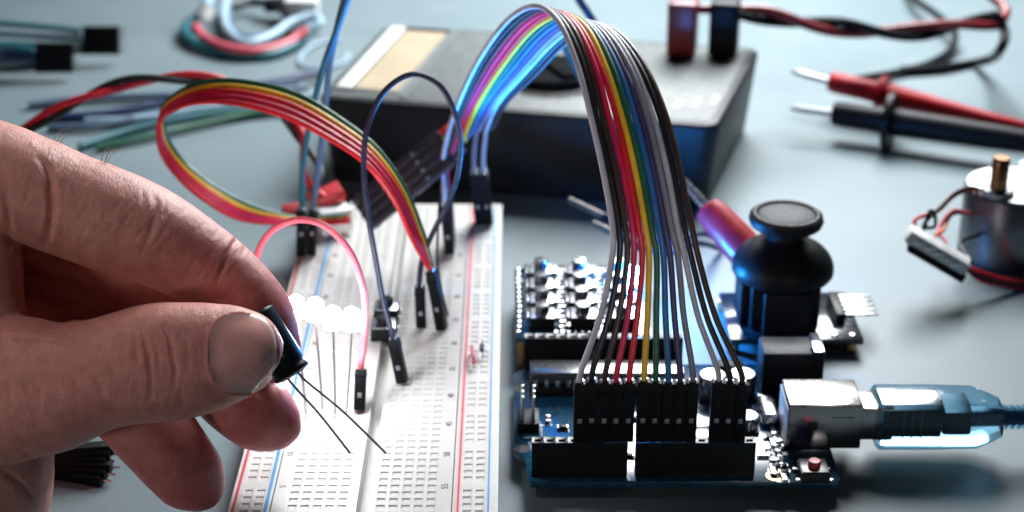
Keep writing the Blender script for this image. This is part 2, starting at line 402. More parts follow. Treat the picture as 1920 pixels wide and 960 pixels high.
# ------------------------------------------------------------------ microcontroller board
UB0, UB1 = .30, .46
UNO = thing('microcontroller_board', 'blue microcontroller board with black pin headers and a metal USB socket', 'circuit board', (3.5, 33.4, 0))
poly = [(.40, 30.88), (6.92, 30.88), (6.99, 30.95), (6.99, 36.1), (.34, 36.1), (.30, 35.9), (.03, 35.62), (.03, 32.15), (.30, 31.8), (.33, 30.95)]
part('pcb', MB().prism(poly, UB0, UB1, .01), PCB, UNO)
HY, HZ0, HZ1 = 31.17, UB1+.002, 1.31
def header(x0, n, y, parent=UNO):
    w = n*.254; m = MB()
    # body with open square sockets along the top
    vs = []
    for k in range(n):
        cx = x0+.127+.254*k; h = .127; a = .07; o = []
        pts = [(-h, -.125), (h, -.125), (h, .125), (-h, .125)]
        inn = [(-a, -.05), (a, -.05), (a, .05), (-a, .05)]
        vv = [(cx+p[0], y+p[1], HZ1) for p in pts]+[(cx+p[0], y+p[1], HZ1-.015) for p in inn]+[(cx+p[0], y+p[1], HZ1-.5) for p in inn]
        ff = []
        for i in range(4):
            j = (i+1) % 4; ff += [(i, j, 4+j, 4+i), (4+i, 4+j, 8+j, 8+i)]
        ff.append((8, 9, 10, 11)); m.add(vv, ff)
    x1 = x0+w
    for (a, b) in (((x0, y-.125), (x1, y-.125)), ((x1, y-.125), (x1, y+.125)), ((x1, y+.125), (x0, y+.125)), ((x0, y+.125), (x0, y-.125))):
        m.quad((a[0], a[1], HZ0), (b[0], b[1], HZ0), (b[0], b[1], HZ1), (a[0], a[1], HZ1))
    m.quad((x0, y-.125, HZ0), (x1, y-.125, HZ0), (x1, y+.125, HZ0), (x0, y+.125, HZ0))
    o = part('pin_header', m, pm('header_plastic', (.009, .010, .012), .3, spec=.25, bump=.05), UNO)
    return o
header(.42, 8, HY); header(2.62, 10, HY); header(.30, 6, 35.93); header(2.02, 8, 35.93)
# long dip chip in its socket
m = MB().box((2.2, 34.88, .60), (3.6, .78, .24), None, .01); part('chip_socket', m, BLACK, UNO)
o = part('dip_chip', MB().box((2.2, 34.88, .90), (3.56, .66, .32), None, .03), pm('chip_epoxy', (.03, .032, .035), .2, bump=.05, bscale=50, spec=1.0, coat=.8), UNO)
m = MB().lathe([(.075, 0), (.075, .006), (.05, .006), (.045, -.01), (0, -.012)], (.80, 34.94, 1.06), seg=20); m.lathe([(.04, 0), (.04, .006), (0, .006)], (.55, 34.78, 1.06), seg=14)
part('pin_mark', m, BLACK, o)
m = MB()
for k in range(14): m.box((.55+.254*k, 34.51, .78), (.10, .03, .22), None, .008); m.box((.55+.254*k, 35.25, .78), (.10, .03, .22), None, .008)
part('chip_pins', m, STEEL, o)
# capacitors
def smdcap(x, y, r, h):
    z = UB1
    o = part('capacitor', MB().lathe([(r*.97, .06), (r, .10), (r, h*.86), (r*.93, h*.9), (r, h*.94), (r*.9, h), (0, h)], (x, y, z), seg=28), pm('capacitor_can', (.28, .29, .31), .24, .95), UNO)
    part('base', MB().box((x, y, z+.045), (r*2.1, r*2.1, .085), None, .02), BLACK, o)
smdcap(4.62, 34.55, .31, .58); smdcap(5.32, 34.6, .31, .58)
smdcap(5.25, 33.0, .24, .40)
part('regulator', MB().box((5.2, 35.75, .6), (.6, .35, .18), None, .02), BLACK, UNO)
# in circuit header with six pins
o = part('programming_header', MB().box((.36, 33.2, UB1+.13), (.5, .72, .25), None, .02), BLACK, UNO)
for i in range(2):
    for j in range(3): part('pin', MB().box((.23+.254*i, 32.95+.254*j, UB1+.55), (.064, .064, .7), None, .012), STEEL, o)
# small surface parts
rnd = random.Random(3)
spots = [(5.55+rnd.uniform(-.1, .5), 31.2+.21*k+rnd.uniform(-.03, .03)) for k in range(9)]
spots += [(5.75+rnd.uniform(-.05, .12), 30.95+.24*k) for k in range(8)]
spots += [(.75+.3*k+rnd.uniform(-.03, .03), 31.75+rnd.uniform(0, .5)) for k in range(14)]
spots += [(.8+.33*k, 33.3+rnd.uniform(-.35, .35)) for k in range(12)]
for i, (x, y) in enumerate(spots):
    a = rnd.choice((0, R(90))); rz = M.Rotation(a, 3, 'Z')
    o = part('chip_resistor', MB().box((x, y, UB1+.045), (.20, .11, .08), rz, .01), BLACK if i % 3 else STEEL, UNO)
    for sgn in (-1, 1): part('solder_pad', MB().box(V((x, y, UB1+.04))+rz @ V((sgn*.105, 0, 0)), (.05, .125, .085), rz, .008), STEEL, o)

m = MB()
for k in range(22):
    x, y = rnd.uniform(.4, 6.0), rnd.uniform(31.6, 34.2)
    m.box((x, y, UB1+.0025), (rnd.uniform(.15, .6), .025, .004))
for k in range(10): m.box((5.62+rnd.uniform(-.1, .2), 30.9+.22*k, UB1+.0025), (rnd.uniform(.2, .5), .12, .004))
for k in range(8): m.lathe([(.05, 0), (.05, .004), (0, .004)], (.55+.1*k*2.4, 31.62, UB1), seg=10)
part('printed_legend', m, SILK, UNO)
part('oscillator_chip', MB().box((4.3, 32.6, UB1+.08), (.7, .7, .14), None, .02), pm('chip_epoxy', (.03, .032, .035), .3), UNO)
part('crystal_can', MB().box((5.8, 33.6, UB1+.16), (.42, 1.05, .32), None, .14, 4), STEEL, UNO)
m = MB().lathe([(.20, 0), (.20, .006), (.13, .007), (.13, -.02), (0, -.02)], (5.62, 31.1, UB1), seg=28); o = part('mounting_hole', m, BRASS, UNO)
part('hole_core', MB().lathe([(.125, 0), (.125, .009), (0, .009)], (5.62, 31.1, UB1), seg=24), BLACK, o)
m = MB().lathe([(.17, 0), (.17, .006), (.11, .007), (0, .007)], (.20, 34.9, UB1), seg=24); part('mounting_hole', m, BLACK, UNO)
m = MB().lathe([(.17, 0), (.17, .006), (.11, .007), (0, .007)], (.22, 32.2, UB1), seg=24); part('mounting_hole', m, BLACK, UNO)
# usb socket
o = part('usb_socket', MB().box((6.82, 32.78, UB1+.56), (1.62, 1.2, 1.1), None, .045), USBM, UNO)
m = MB().box((6.55, 32.176, UB1+.62), (.20, .012, .14), None, .004); m.box((7.2, 32.176, UB1+.8), (.5, .012, .02), None, .004); m.box((6.9, 32.176, UB1+.35), (.08, .014, .10), None, .003)
part('spring_slots', m, pm('slot_dark', (.05, .05, .05), .5, .6), o)
part('rear_wall', MB().box((6.0, 32.78, UB1+.5), (.03, 1.12, .98), None, .01), WHITEG, o)
# power jack
o = part('power_jack', MB().box((6.45, 35.0, UB1+.56), (1.36, .9, 1.08), None, .05), BLACK, UNO)
part('jack_rim', MB().box((7.06, 35.0, UB1+.6), (.22, .98, 1.17), None, .04), BLACK, o)
part('jack_contact', MB().box((7.03, 34.72, UB1+1.2), (.24, .55, .04), None, .01), STEEL, o)
for k in range(3): part('jack_contact', MB().box((5.72, 34.2-.24*k, UB1+.12), (.16, .05, .22), None, .01), STEEL, o)
# reset button
o = part('reset_button', MB().box((6.42, 31.08, UB1+.13), (.62, .62, .24), None, .03), pm('button_body', (.035, .033, .034), .35, .3), UNO)
part('button_plate', MB().box((6.42, 31.08, UB1+.26), (.56, .56, .03), None, .008), pm('button_plate', (.12, .115, .115), .35, .8), o)
part('plunger', MB().lathe([(.135, 0), (.135, .12), (.115, .15), (0, .155)], (6.42, 31.05, UB1+.27), seg=24), pm('red_plunger', (.55, .05, .06), .45), o)
for sx in (-1, 1):
    for sy in (-1, 1): part('leg', MB().box((6.42+sx*.34, 31.08+sy*.22, UB1+.05), (.12, .10, .06), None, .01), STEEL, o)
for x, y in ((.7, 31.7), (6.5, 31.7), (.7, 35.7), (6.6, 35.7)): part('foot', MB().cyl((x, y, 0), (x, y, UB0), .2), RUBBER, UNO)
m = MB()
for k in range(8): m.cyl((.55+.254*k, HY, .16), (.55+.254*k, HY, UB0), .03, seg=6)
for k in range(10): m.cyl((2.75+.254*k, HY, .16), (2.75+.254*k, HY, UB0), .03, seg=6)
part('solder_pins', m, TIN, UNO)

# usb plug with translucent blue overmould
t = thing('usb_cable', 'translucent blue USB plug and cable pushed into the metal socket', 'USB cable', (9, 32.75, 0))
part('plug_shell', MB().box((7.9, 32.75, 1.0), (.9, .84, .80), None, .05), USBM, t)
BLUEC = pm('clear_blue_vinyl', (.34, .70, .93), .08, var=.03, rvar=.1, coat=1.0, trans=.97, ior=1.13)
bm = bmesh.new()
secs = [(7.98, .52, .50), (8.06, .58, .57), (9.2, .58, .57), (10.2, .57, .54), (10.55, .47, .42), (10.78, .36, .34), (10.82, .28, .28)]
rings = []
for x, wy, wz in secs:
    rg = []
    for k in range(24):
        a = 2*math.pi*k/24; c, s = math.cos(a), math.sin(a); e = .24
        rg.append(bm.verts.new((x, 32.75+wy*math.copysign(abs(c)**e, c), .95+wz*math.copysign(abs(s)**e, s))))
    rings.append(rg)
for a, b in zip(rings, rings[1:]):
    for k in range(24): bm.faces.new((a[k], a[(k+1) % 24], b[(k+1) % 24], b[k]))
bm.faces.new(rings[0]); bm.faces.new(rings[-1])
m = MB(); m.bm(bm, M.Identity(4)); part('plug_body', m, BLUEC, t)
m = MB()
for a, b in (((8.45, 32.98), (9.35, 32.98)), ((9.35, 32.98), (9.38, 32.5))):
    m.box(((a[0]+b[0])/2, (a[1]+b[1])/2, 1.522), (abs(a[0]-b[0])+.04, abs(a[1]-b[1])+.04, .012), None, .004)
m.lathe([(.04, 0), (.04, .01), (0, .01)], (10.3, 33.05, 1.488), seg=12); m.lathe([(.04, 0), (.04, .01), (0, .01)], (10.3, 32.5, 1.488), seg=12)
part('raised_outline', m, pm('vinyl_groove', (.03, .05, .08), .4), t)
part('inner_core', MB().box((8.75, 32.75, 1.04), (1.3, .9, .68), None, .05), pm('core_dark', (.03, .10, .15), .4), t)
part('inner_core', MB().box((9.75, 32.75, 1.0), (.62, .76, .56), None, .05), pm('core_dark', (.03, .10, .15), .4), t)
m = MB()
for k in range(3): m.box((8.55+.2*k, 32.296, 1.0), (.03, .014, .66), None, .004)
m.box((8.75, 32.296, 1.0), (1.28, .012, .03), None, .004)
part('crimp_ribs', m, pm('core_rib', (.18, .28, .34), .35, .5), t)
m = MB()
for k in range(5): m.lathe([(.20, 0), (.27, .02), (.27, .1), (.20, .12)], (10.83+.14*k, 32.75, .95), V((1, 0, 0)), 20)
part('strain_relief', m, BLUEC, t)
part('cable', wire_mb([(10.0, 32.75, .95), (10.8, 32.75, .95), (11.6, 32.75, .93), (13, 32.7, .7), (15, 32.3, .3), (19, 31.5, .25), (26, 31, .25)], .18, 8, 14), pm('blue_cable', (.06, .22, .42), .3, trans=.3), t)

# ------------------------------------------------------------------ broad ribbon cable
RB = thing('ribbon_cable', 'broad multicoloured ribbon cable arching high from the circuit board to the breadboard', 'ribbon cable', (3, 31.2, HZ1))
Led = [(1150, 470, 32.1), (1148, 430, 32.3), (1132, 330, 32.9), (1110, 230, 33.6), (1083, 125, 34.5), (1048, 42, 35.5), (1010, 12, 36.5), (962, 30, 37.7), (905, 98, 39), (861, 188, 40.3), (836, 265, 41.2)]
Red = [(1310, 480, 32.1), (1297, 430, 32.3), (1275, 320, 33.0), (1247, 215, 33.9), (1212, 130, 34.8), (1170, 72, 35.8), (1122, 48, 37.0), (1062, 78, 38.6), (1000, 142, 40.0), (945, 196, 41.2), (918, 232, 41.9)]
names13 = ['white', 'black', 'brown', 'crimson', 'red', 'yellow', 'green', 'blue', 'violet', 'grey', 'white', 'black', 'brown']
labs13 = ['pale grey', 'black', 'brown', 'crimson', 'red', 'yellow', 'green', 'blue', 'dark violet', 'grey', 'pale grey', 'black', 'brown']
names13[4] = 'red'
hx = [1.42+.254*k+(.05 if k > 4 else 0) for k in range(10)]+[1.42+.254*k+.07 for k in (11, 12, 13)]
A1, A2 = Y(834, 268, 42.0), Y(660, 408, 41.0)       # axis of the mid-air connectors
ax = (A2-A1).normalized(); wn = ax.cross((A1-CAMLOC).normalized()).normalized()
if wn.z < 0: wn = -wn
wn = (wn+V((0, .35, 0))).normalized()
for i in range(13):
    f = i/12
    hb, ht = V((hx[i], HY, HZ1+.01)), V((hx[i]+rnd.uniform(-.012, .012), HY+rnd.uniform(-.01, .02), HZ1+1.42+rnd.uniform(-.03, .03)))
    housing(RB, hb, ht, pin=False)
    pts = [ht-V((0, 0, .1)), ht+V((0, .0, .14))]
    mid = [Y(*a).lerp(Y(*b), f) for a, b in zip(Led, Red)]
    q0 = mid[0]; q = ht.lerp(q0, .5); q.x += (q0.x-ht.x)*.12; q.y -= .10; q.z += .1
    pts += [q]+mid
    if i < 4:        # to the breadboard column
        cb = V((-1.66, 41.5+.254*i, BT+.05)); ct = cb+V((-.13+.02*i, .12, 1.34))
        pts += [Y(829+3*i, 325, 41.9+.1*i), ct+V((.0, 0, .35)), ct+V((0, 0, .1)), ct-V((0, 0, .1))]
        housing(RB, cb, ct)
    elif i < 9:      # to the mid-air connectors
        e = A1+wn*(.26*(1.1-min(3, (i-4)*.8)))
        pts += [Y(872-3*(i-4), 258+4*(i-4), 42.3), e-ax*.28, e-ax*.1, e+ax*.1]
    else:
        k = i-9; cb = V((RR[k % 2]+.02, 43.45+.27*(k//2), BT+.05)); ct = cb+V((-.14, .05, 1.5))
        pts[-1] = pts[-1]+V((.12, 0, -.05)) if i > 9 else pts[-1]
        pts += [ct+V((.06, -.1, 1.1)), ct+V((0, 0, .5)), ct+V((0, 0, .1)), ct-V((0, 0, .1))]
        housing(RB, cb, ct)
    for k in range(3, len(pts)-4): pts[k] = pts[k]+V((rnd.uniform(-.014, .014), rnd.uniform(-.02, .02), rnd.uniform(-.014, .014)))
    o = part('wire', wire_mb(pts, .065+rnd.uniform(-.002, .002), 9), W[names13[i]], RB); o['label'] = labs13[i]+' wire'
for k in range(4):
    o0 = A1+wn*(.26*(1.1-k)); L1 = 1.42
    housing(RB, o0+ax*L1, o0, PURPLEBLK, xh=wn, crimp=True, name='mating_connector')
    housing(RB, o0+ax*(L1+.04), o0+ax*(2*L1+.04), PURPLEBLK, xh=wn, crimp=True, pin=False, name='mating_connector')

# ------------------------------------------------------------------ button keypad module behind the board
KP = thing('button_module', 'small circuit board of round push buttons in rows behind the microcontroller board', 'button module', (1.7, 38.5, 0))
kz = .96
part('pcb', MB().box((1.72, 38.5, kz-.08), (3.3, 3.9, .16), None, .02), PCB, KP)
for x in (.3, 3.1):
    for y in (36.8, 40.2): part('standoff', MB().cyl((x, y, 0), (x, y, kz-.16), .18), BRASS, KP)
WD = None
for r_ in range(4):
    for c_ in range(3):
        x, y = .74+.98*c_, 37.15+.85*r_
        o = part('button', MB().box((x, y, kz+.17), (.60, .60, .33), None, .03), BLACK, KP)
        m = MB().box((x, y, kz+.345), (.58, .58, .03), None, .008)
        for sx in (-1, 1): m.box((x+sx*.36, y, kz+.28), (.10, .5, .16), M.Rotation(R(sx*20), 3, 'Y'), .02)
        part('cover_plate', m, STEEL, o)
        part('plunger', MB().lathe([(.18, 0), (.18, .22), (.172, .24), (0, .243)], (x, y, kz+.36), seg=24), pm('dark_plunger', (.02, .03, .05), .14, spec=1, coat=1), o)
m = MB(); m2 = MB()
for r_ in range(14):
    y = 36.75+.27*r_
    for x in (.16, 1.2, 1.28, 2.2, 2.28):
        m.lathe([(.085, 0), (.085, .03), (.05, .07), (0, .08)], (x+rnd.uniform(-.02, .02), y, kz), seg=12)
    m2.box((1.24, y+.12, kz+.04), (.20, .11, .08), None, .01)
for k in range(8): m.box((1.05+.16*k, 36.72, kz+.05), (.08, .22, .10), None, .01)
part('solder_joints', m, STEEL, KP); part('chip_resistors', m2, BLACK, KP)
# the blue LED that lights the underside of the ribbon
t = thing('led', 'bright blue lit LED glowing behind the ribbon cable', 'LED', (3.05, 39.1, kz))
LB = V((3.05, 39.1, 1.15))
BLUE_LED = pm('lit_blue_led', (.2, .5, 1), .3, emit=(.02, .30, 1.0), estr=1500)
part('lens', MB().lathe([(.24, 0), (.24, .06), (.2, .07), (.2, .3)]+[(.2*math.cos(R(15*k)), .3+.2*math.sin(R(15*k))) for k in range(1, 6)]+[(0, .5)], LB, seg=20), BLUE_LED, t)
for s in (-1, 1): part('lead', MB().cyl((3.05+s*.1, 39.1, kz-.1), (3.05+s*.1, 39.1, 1.2), .022, seg=6), TIN, t)

sl = bpy.data.lights.new('blue_led_beam', 'SPOT'); sl.energy = 19000; sl.color = (.015, .30, 1.0); sl.spot_size = R(66); sl.spot_blend = .6; sl.shadow_soft_size = .18
so = bpy.data.objects.new('blue_led_beam', sl); COL.objects.link(so); so.location = LB+V((-.1, -.02, .62))
so.rotation_euler = V((-.46, .0, .88)).to_track_quat('-Z', 'Y').to_euler()
# ------------------------------------------------------------------ joystick module
JS = thing('joystick_module', 'black thumb joystick with a round cap on a small circuit board', 'joystick', (6.6, 38.6, 0))
jx, jy = 6.78, 38.7
part('pcb', MB().box((7.05, 38.75, .36), (3.3, 2.65, .16), None, .02), PCBDK, JS)
o = part('gimbal_box', MB().box((jx, jy, 1.2), (1.72, 1.72, 1.5), None, .08), BLACK, JS)
part('potentiometer', MB().box((jx-.95, jy, 1.0), (.28, 1.15, 1.15), None, .06), BLACK, o)
part('potentiometer', MB().box((jx, jy-.98, 1.0), (1.15, .28, 1.15), None, .06), BLACK, o)
m = MB()
m.lathe([(1.10, 1.62), (1.20, 1.64), (1.27, 1.74), (1.27, 1.84)]+[(1.27*math.cos(R(a)), 1.84+.78*math.sin(R(a))) for a in range(10, 70, 8)]+[(.45, 2.60), (.40, 2.66), (.38, 2.85)], (jx, jy, 0), seg=48)
part('dome', m, BLACK, JS)
m = MB()
m.lathe([(.38, 2.78), (.52, 2.82), (.74, 2.90), (.88, 3.0), (.925, 3.12), (.90, 3.24), (.82, 3.30), (.74, 3.30), (.70, 3.26), (.66, 3.25), (.0, 3.30)], (jx, jy, 0), seg=48)
capo = part('thumb_cap', m, RUBBER, JS)
bm_ = pm('knurled_rubber', (.06, .065, .07), .55, spec=.2, bump=1.0, bscale=16, var=.42, vscale=14)
part('grip_disc', MB().lathe([(.66, 3.252), (.6, 3.275), (.3, 3.305), (0, 3.315)], (jx, jy, 0), seg=48), bm_, capo)
o = part('pin_header', MB().box((8.28, 38.95, .57), (.25, 1.30, .25), None, .02), BLACK, JS)
for k in range(5):
    yk = 38.44+.254*k
    part('pin', MB().box((8.78, yk, .62), (.92, .064, .064), None, .012), STEEL, o)
    part('pin', MB().cyl((8.28, yk, .3), (8.28, yk, .45), .04, seg=8), STEEL, o)
part('solder_joints', MB().lathe([(.1, 0), (.06, .05), (0, .06)], (8.45, 37.62, .44), seg=10).lathe([(.1, 0), (.06, .05), (0, .06)], (8.0, 37.62, .44), seg=10), STEEL, JS)
for x in (5.5, 8.4):
    for y in (37.6, 39.9): part('standoff', MB().cyl((x, y, 0), (x, y, .28), .15), BRASS, JS)

# ------------------------------------------------------------------ multimeter
MZ = 2.75
FL, FR, BR_, BL = G(592, 184, MZ), G(1346, 238, MZ), G(1420, 98, MZ), G(702, 46, MZ)
ux = (FR-FL).normalized(); uy = V((-ux.y, ux.x, 0)); Wm = (FR-FL).length; Dm = (BL-FL).dot(uy)+.1
mc = FL+ux*Wm/2+uy*Dm/2
MM = thing('multimeter', 'black handheld multimeter lying flat with tan display and grey faceplate', 'multimeter', (mc.x, mc.y, 0))
rot = M((ux, uy, V((0, 0, 1)))).transposed()
def mp(x, y, z): return FL+ux*x+uy*y+V((0, 0, z-MZ))
bm = bmesh.new(); bmesh.ops.create_cube(bm, size=1)
for v in bm.verts:
    k = 1.0 if v.co.z > 0 else .955
    v.co = V((v.co.x*Wm*k, v.co.y*Dm*k, v.co.z*MZ))
ed = [e for e in bm.edges if abs(e.verts[0].co.z-e.verts[1].co.z) > 1]
bmesh.ops.bevel(bm, geom=ed, offset=.45, segments=6, affect='EDGES', profile=.5)
ed = [e for e in bm.edges if len(e.link_faces) == 2 and e.calc_face_angle(0) > .9]
bmesh.ops.bevel(bm, geom=ed, offset=.14, segments=3, affect='EDGES', profile=.5)
m = MB(); m.bm(bm, mat4(V((mc.x, mc.y, MZ/2)), rot))
part('case', m, pm('meter_case', (.012, .014, .016), .45, spec=.25, bump=.2, bscale=30), MM)
def mbox(x0, x1, y0, y1, z0, z1, bev=.0):
    return MB().box(mp((x0+x1)/2, (y0+y1)/2, (z0+z1)/2), (x1-x0, y1-y0, z1-z0), rot, bev)
def at(px, py, z=MZ):
    p = G(px, py, z)-FL; return p.dot(ux), p.dot(uy)
plate = pm('grey_faceplate', (.14, .155, .155), .5, spec=.25, bump=.12, bscale=20)
o = part('faceplate', mbox(.28, Wm-.28, .28, Dm-.28, MZ-.02, MZ+.02, .01), plate, MM)
x0, y0 = at(655, 168); x1, y1 = at(800, 78)
lcdx0, lcdx1, lcdy0, lcdy1 = x0+.15, at(748, 168)[0], y0, Dm-.75
fr = part('display_frame', mbox(lcdx0-.75, lcdx1+.2, lcdy0-.2, lcdy1+.45, MZ+.02, MZ+.05, .01), plate, MM)
part('display', mbox(lcdx0, lcdx1, lcdy0, lcdy1, MZ+.05, MZ+.075, .0), pm('tan_display', (.42, .33, .22), .45, var=.06, vscale=.6, col2=(.37, .30, .20)), fr)
part('display_shade', mbox(lcdx0-.05, lcdx1+.05, lcdy1, lcdy1+.32, MZ+.05, MZ+.085, .0), BLACK, fr)
part('bezel_strip', mbox(lcdx0-.55, lcdx0-.08, lcdy0-.05, lcdy1+.3, MZ+.05, MZ+.12, .05), pm('polished_bezel', (.75, .76, .76), .25, var=.03), fr)
dv = at(770, 165)
part('panel_ridge', mbox(dv[0]-.08, dv[0]+.1, .4, Dm-.4, MZ+.02, MZ+.07, .02), plate, MM)
dx, dy = at(1032, 150)
dc = mp(dx, dy, MZ)
o = part('dial_rim', MB().lathe([(1.52, .02), (1.52, .08), (1.48, .12), (1.44, .12), (1.40, .05)], dc, seg=56), pm('dial_rim', (.62, .64, .65), .35, .6), MM)
o = part('dial', MB().lathe([(1.39, .03), (1.39, .34), (1.32, .40), (0, .41)], dc, seg=56), pm('dial_black', (.007, .008, .009), .9, spec=.03), MM)
part('dial_grip', MB().box(dc+V((0, 0, .47)), (.45, 2.3, .16), M.Rotation(R(25), 3, 'Z'), .08), pm('dial_black', (.007, .008, .009), .9, spec=.03), o)
m = MB()
for k in range(20):
    a = 2*math.pi*k/20; p = dc+V((math.cos(a)*1.75, math.sin(a)*1.75, .028)); m.box(p, (.28, .05, .012), M.Rotation(a, 3, 'Z'))
for k in range(5): 
    xx, yy = at(1200+32*k, 205-4*k); m.box(mp(xx, yy, MZ+.028), (.20, .9, .012), rot)
part('printed_scale', m, pm('faded_scale', (.32, .33, .33), .6), MM)
for px, c in ((1275, 'r'), (1352, 'k')):
    xx, yy = at(px, 118)
    part('input_jack', MB().lathe([(.42, .02), (.42, .08), (.34, .1), (0, .1)], mp(xx, yy+.2, MZ), seg=24), BLACK, MM)
mcv = V((mc.x, mc.y, 0))
def warp(o):
    for ch in o.children:
        if ch.type == 'MESH' and not ch.name.startswith('input_jack'):
            for v in ch.data.vertices:
                p = v.co+mcv-FL; x, y = p.dot(ux), p.dot(uy); v.co += ux*(.085*y*max(0, x/Wm))
        warp(ch)
warp(MM)
# banana plugs and twisted test leads
REDP = pm('red_plastic', (.40, .010, .018), .42, var=.08, spec=.2)
DRED = pm('dark_red_plastic', (.20, .012, .018), .38)
GR = 'test leads of the multimeter'
lead_pts = [(1378, 22), (1440, 30), (1510, 44), (1580, 52), (1650, 60), (1730, 58), (1800, 46), (1868, 38)]
for px, mat, nm, lab in ((1276, DRED, 'red', 'red test lead with angled plug standing on the multimeter'), (1354, BLACK, 'black', 'black test lead with angled plug standing on the multimeter')):
    xx, yy = at(px, 108); b = mp(xx, yy+.3, MZ+.1)
    t = thing('test_lead', lab, 'test lead', b, GR)
    hgt = 1.72
    part('plug', MB().box(b+V((0, 0, hgt/2)), (.92, 1.0, hgt), rot, .09, 3), mat, t)
    part('plug_pin', MB().cyl(b-V((0, 0, .3)), b+V((0, 0, .1)), .2), STEEL, t)
    s0 = b+V((.3, .25, hgt-.35))
    pts = [s0]
    ph = 0 if nm == 'red' else math.pi
    base = [Y(x, y, 53.5+.35*k) for k, (x, y) in enumerate(lead_pts)]
    bs = cr(base, 8)
    for k, p in enumerate(bs):
        if nm == 'red' and k < 2: continue
        a = ph+k*.19; pts.append(p+V((0, math.cos(a)*.17, math.sin(a)*.17)))
    if nm == 'black':
        pts += [Y(1884, 60, 55.8), Y(1876, 92, 54.6), G(1830, 118, .2), G(1760, 128, .2), G(1690, 132, .2)]
    else:
        pts += [Y(1886, 20, 57), Y(1850, -15, 58), Y(1800, -60, 59)]
    part('lead', MB().tube(cr(pts, 3), .17, 10), mat, t)
p3 = [G(1690, -60, .3), G(1712, -5, .6), G(1765, 35, .7), G(1790, 62, .6), G(1785, 90, .3), G(1745, 118, .2), G(1690, 134, .2), G(1600, 150, .2)]
tag(part('loose_lead', wire_mb(p3, .15), BLACK, loc=p3[0]), 'black lead curling down over the table behind the two probes', 'cable')

# probes
def probe(name, label, mat, tip, neck, end, lift, r0, r1):
    t = thing(name, label, 'test probe', V((neck.x, neck.y, 0)), 'test probes lying on the table')
    d = (end-neck).normalized(); L_ = (end-neck).length
    part('tip', MB().lathe([(.02, 0), (.09, .12), (.11, .4), (.11, (neck-tip).length)], tip, neck-tip, 12), pm('probe_tip', (.30, .31, .32), .35, .9), t)
    r = r0
    part('grip', MB().lathe([(r*.80, 0), (r*.92, .05), (r, .3), (r, 1.3), (r*1.04, 1.6), (r*1.12, 2.2), (r*1.08, L_*.3), (r1, L_*.75), (r1*.8, L_), (r1*.5, L_+.1)], neck, d, 24), mat, t)
    fl = part('finger_guard', MB().lathe([(r*1.0, 0), (lift, .02), (lift, .2), (r*1.0, .24)], neck+d*1.75, d, 28), mat, t)
    part('cord', wire_mb([end-d*.2, end+d*1.5, end+d*4+V((0, 0, -.5)), end+d*9+V((1, 1, -1.0))], .16), mat, t)
probe('test_probe', 'red test probe with bare metal tip pointing left', REDP, Y(1484, 133, 55.6), Y(1556, 153, 54.9), Y(1960, 246, 51.2), .62, .36, .20)
probe('test_probe', 'black test probe with bare metal tip pointing left, in front of the red one', BLACK, Y(1482, 202, 52.8), Y(1562, 212, 52.5), Y(1990, 275, 49.5), .95, .42, .40)

# ------------------------------------------------------------------ stepper motor
sc_ = G(1908, 348, 2.05); sx_, sy_ = sc_.x, sc_.y
SM = thing('stepper_motor', 'round silver geared motor with an off-centre brass shaft and coloured leads', 'motor', (sx_, sy_, 0))
part('can', MB().lathe([(1.36, 0), (1.42, .05), (1.42, 1.98), (1.38, 2.04), (0, 2.05)], (sx_, sy_, 0), seg=64), pm('motor_can', (.22, .225, .24), .33, .9), SM)
part('top_plate', MB().lathe([(1.36, 2.055), (1.34, 2.085), (0, 2.085)], (sx_, sy_, 0), seg=56), pm('bright_zinc', (.72, .73, .74), .32, .8), SM)
hx_ = G(1870, 362, 2.1)
o = part('boss', MB().lathe([(.44, 2.085), (.44, 2.20), (.40, 2.24), (.2, 2.24)], (hx_.x, hx_.y, 0), seg=32), pm('boss_metal', (.30, .30, .31), .3, 1), SM)
part('shaft', MB().lathe([(.235, 2.1), (.235, 3.08), (.20, 3.14), (0, 3.14)], (hx_.x, hx_.y, 0), seg=28), pm('dark_brass', (.30, .15, .07), .3, 1.0), SM)
for a in (R(62),):
    c = V((sx_+math.cos(a)*1.75, sy_+math.sin(a)*1.75, 2.0))
    o = part('mounting_ear', MB().lathe([(.34, 0), (.34, .08), (.18, .08), (.18, 0)], c, seg=24), pm('bright_zinc', (.7, .7, .7), .3, .8), SM)
cA, cB = Y(1702, 436, 40.9), Y(1812, 500, 40.6)
d = (cB-cA).normalized(); rotc = basis(V((0, -.35, 1)), d)
rotc = M((d, V((0, 0, 1)).cross(d).normalized(), d.cross(V((0, 0, 1)).cross(d).normalized()))).transposed()
mid = (cA+cB)/2
o = part('lead_connector', MB().box(mid, ((cB-cA).length, .55, .36), rotc, .04), pm('white_nylon', (.62, .63, .64), .4), SM)
o2 = part('connector_rail', MB().box(mid+V((0, -.05, -.30)), ((cB-cA).length*.94, .48, .22), rotc, .03), BLACK, o)
m = MB()
for k in range(5): m.lathe([(.085, 0), (.085, .02), (.05, .05), (0, .05)], mid+d*(-.56+.28*k)+rotc @ V((0, -.275, 0)), rotc @ V((0, -1, -.0)), 12)
part('contacts', m, STEEL, o)
lc = ['red', 'brown', 'orange', 'pink', 'black']
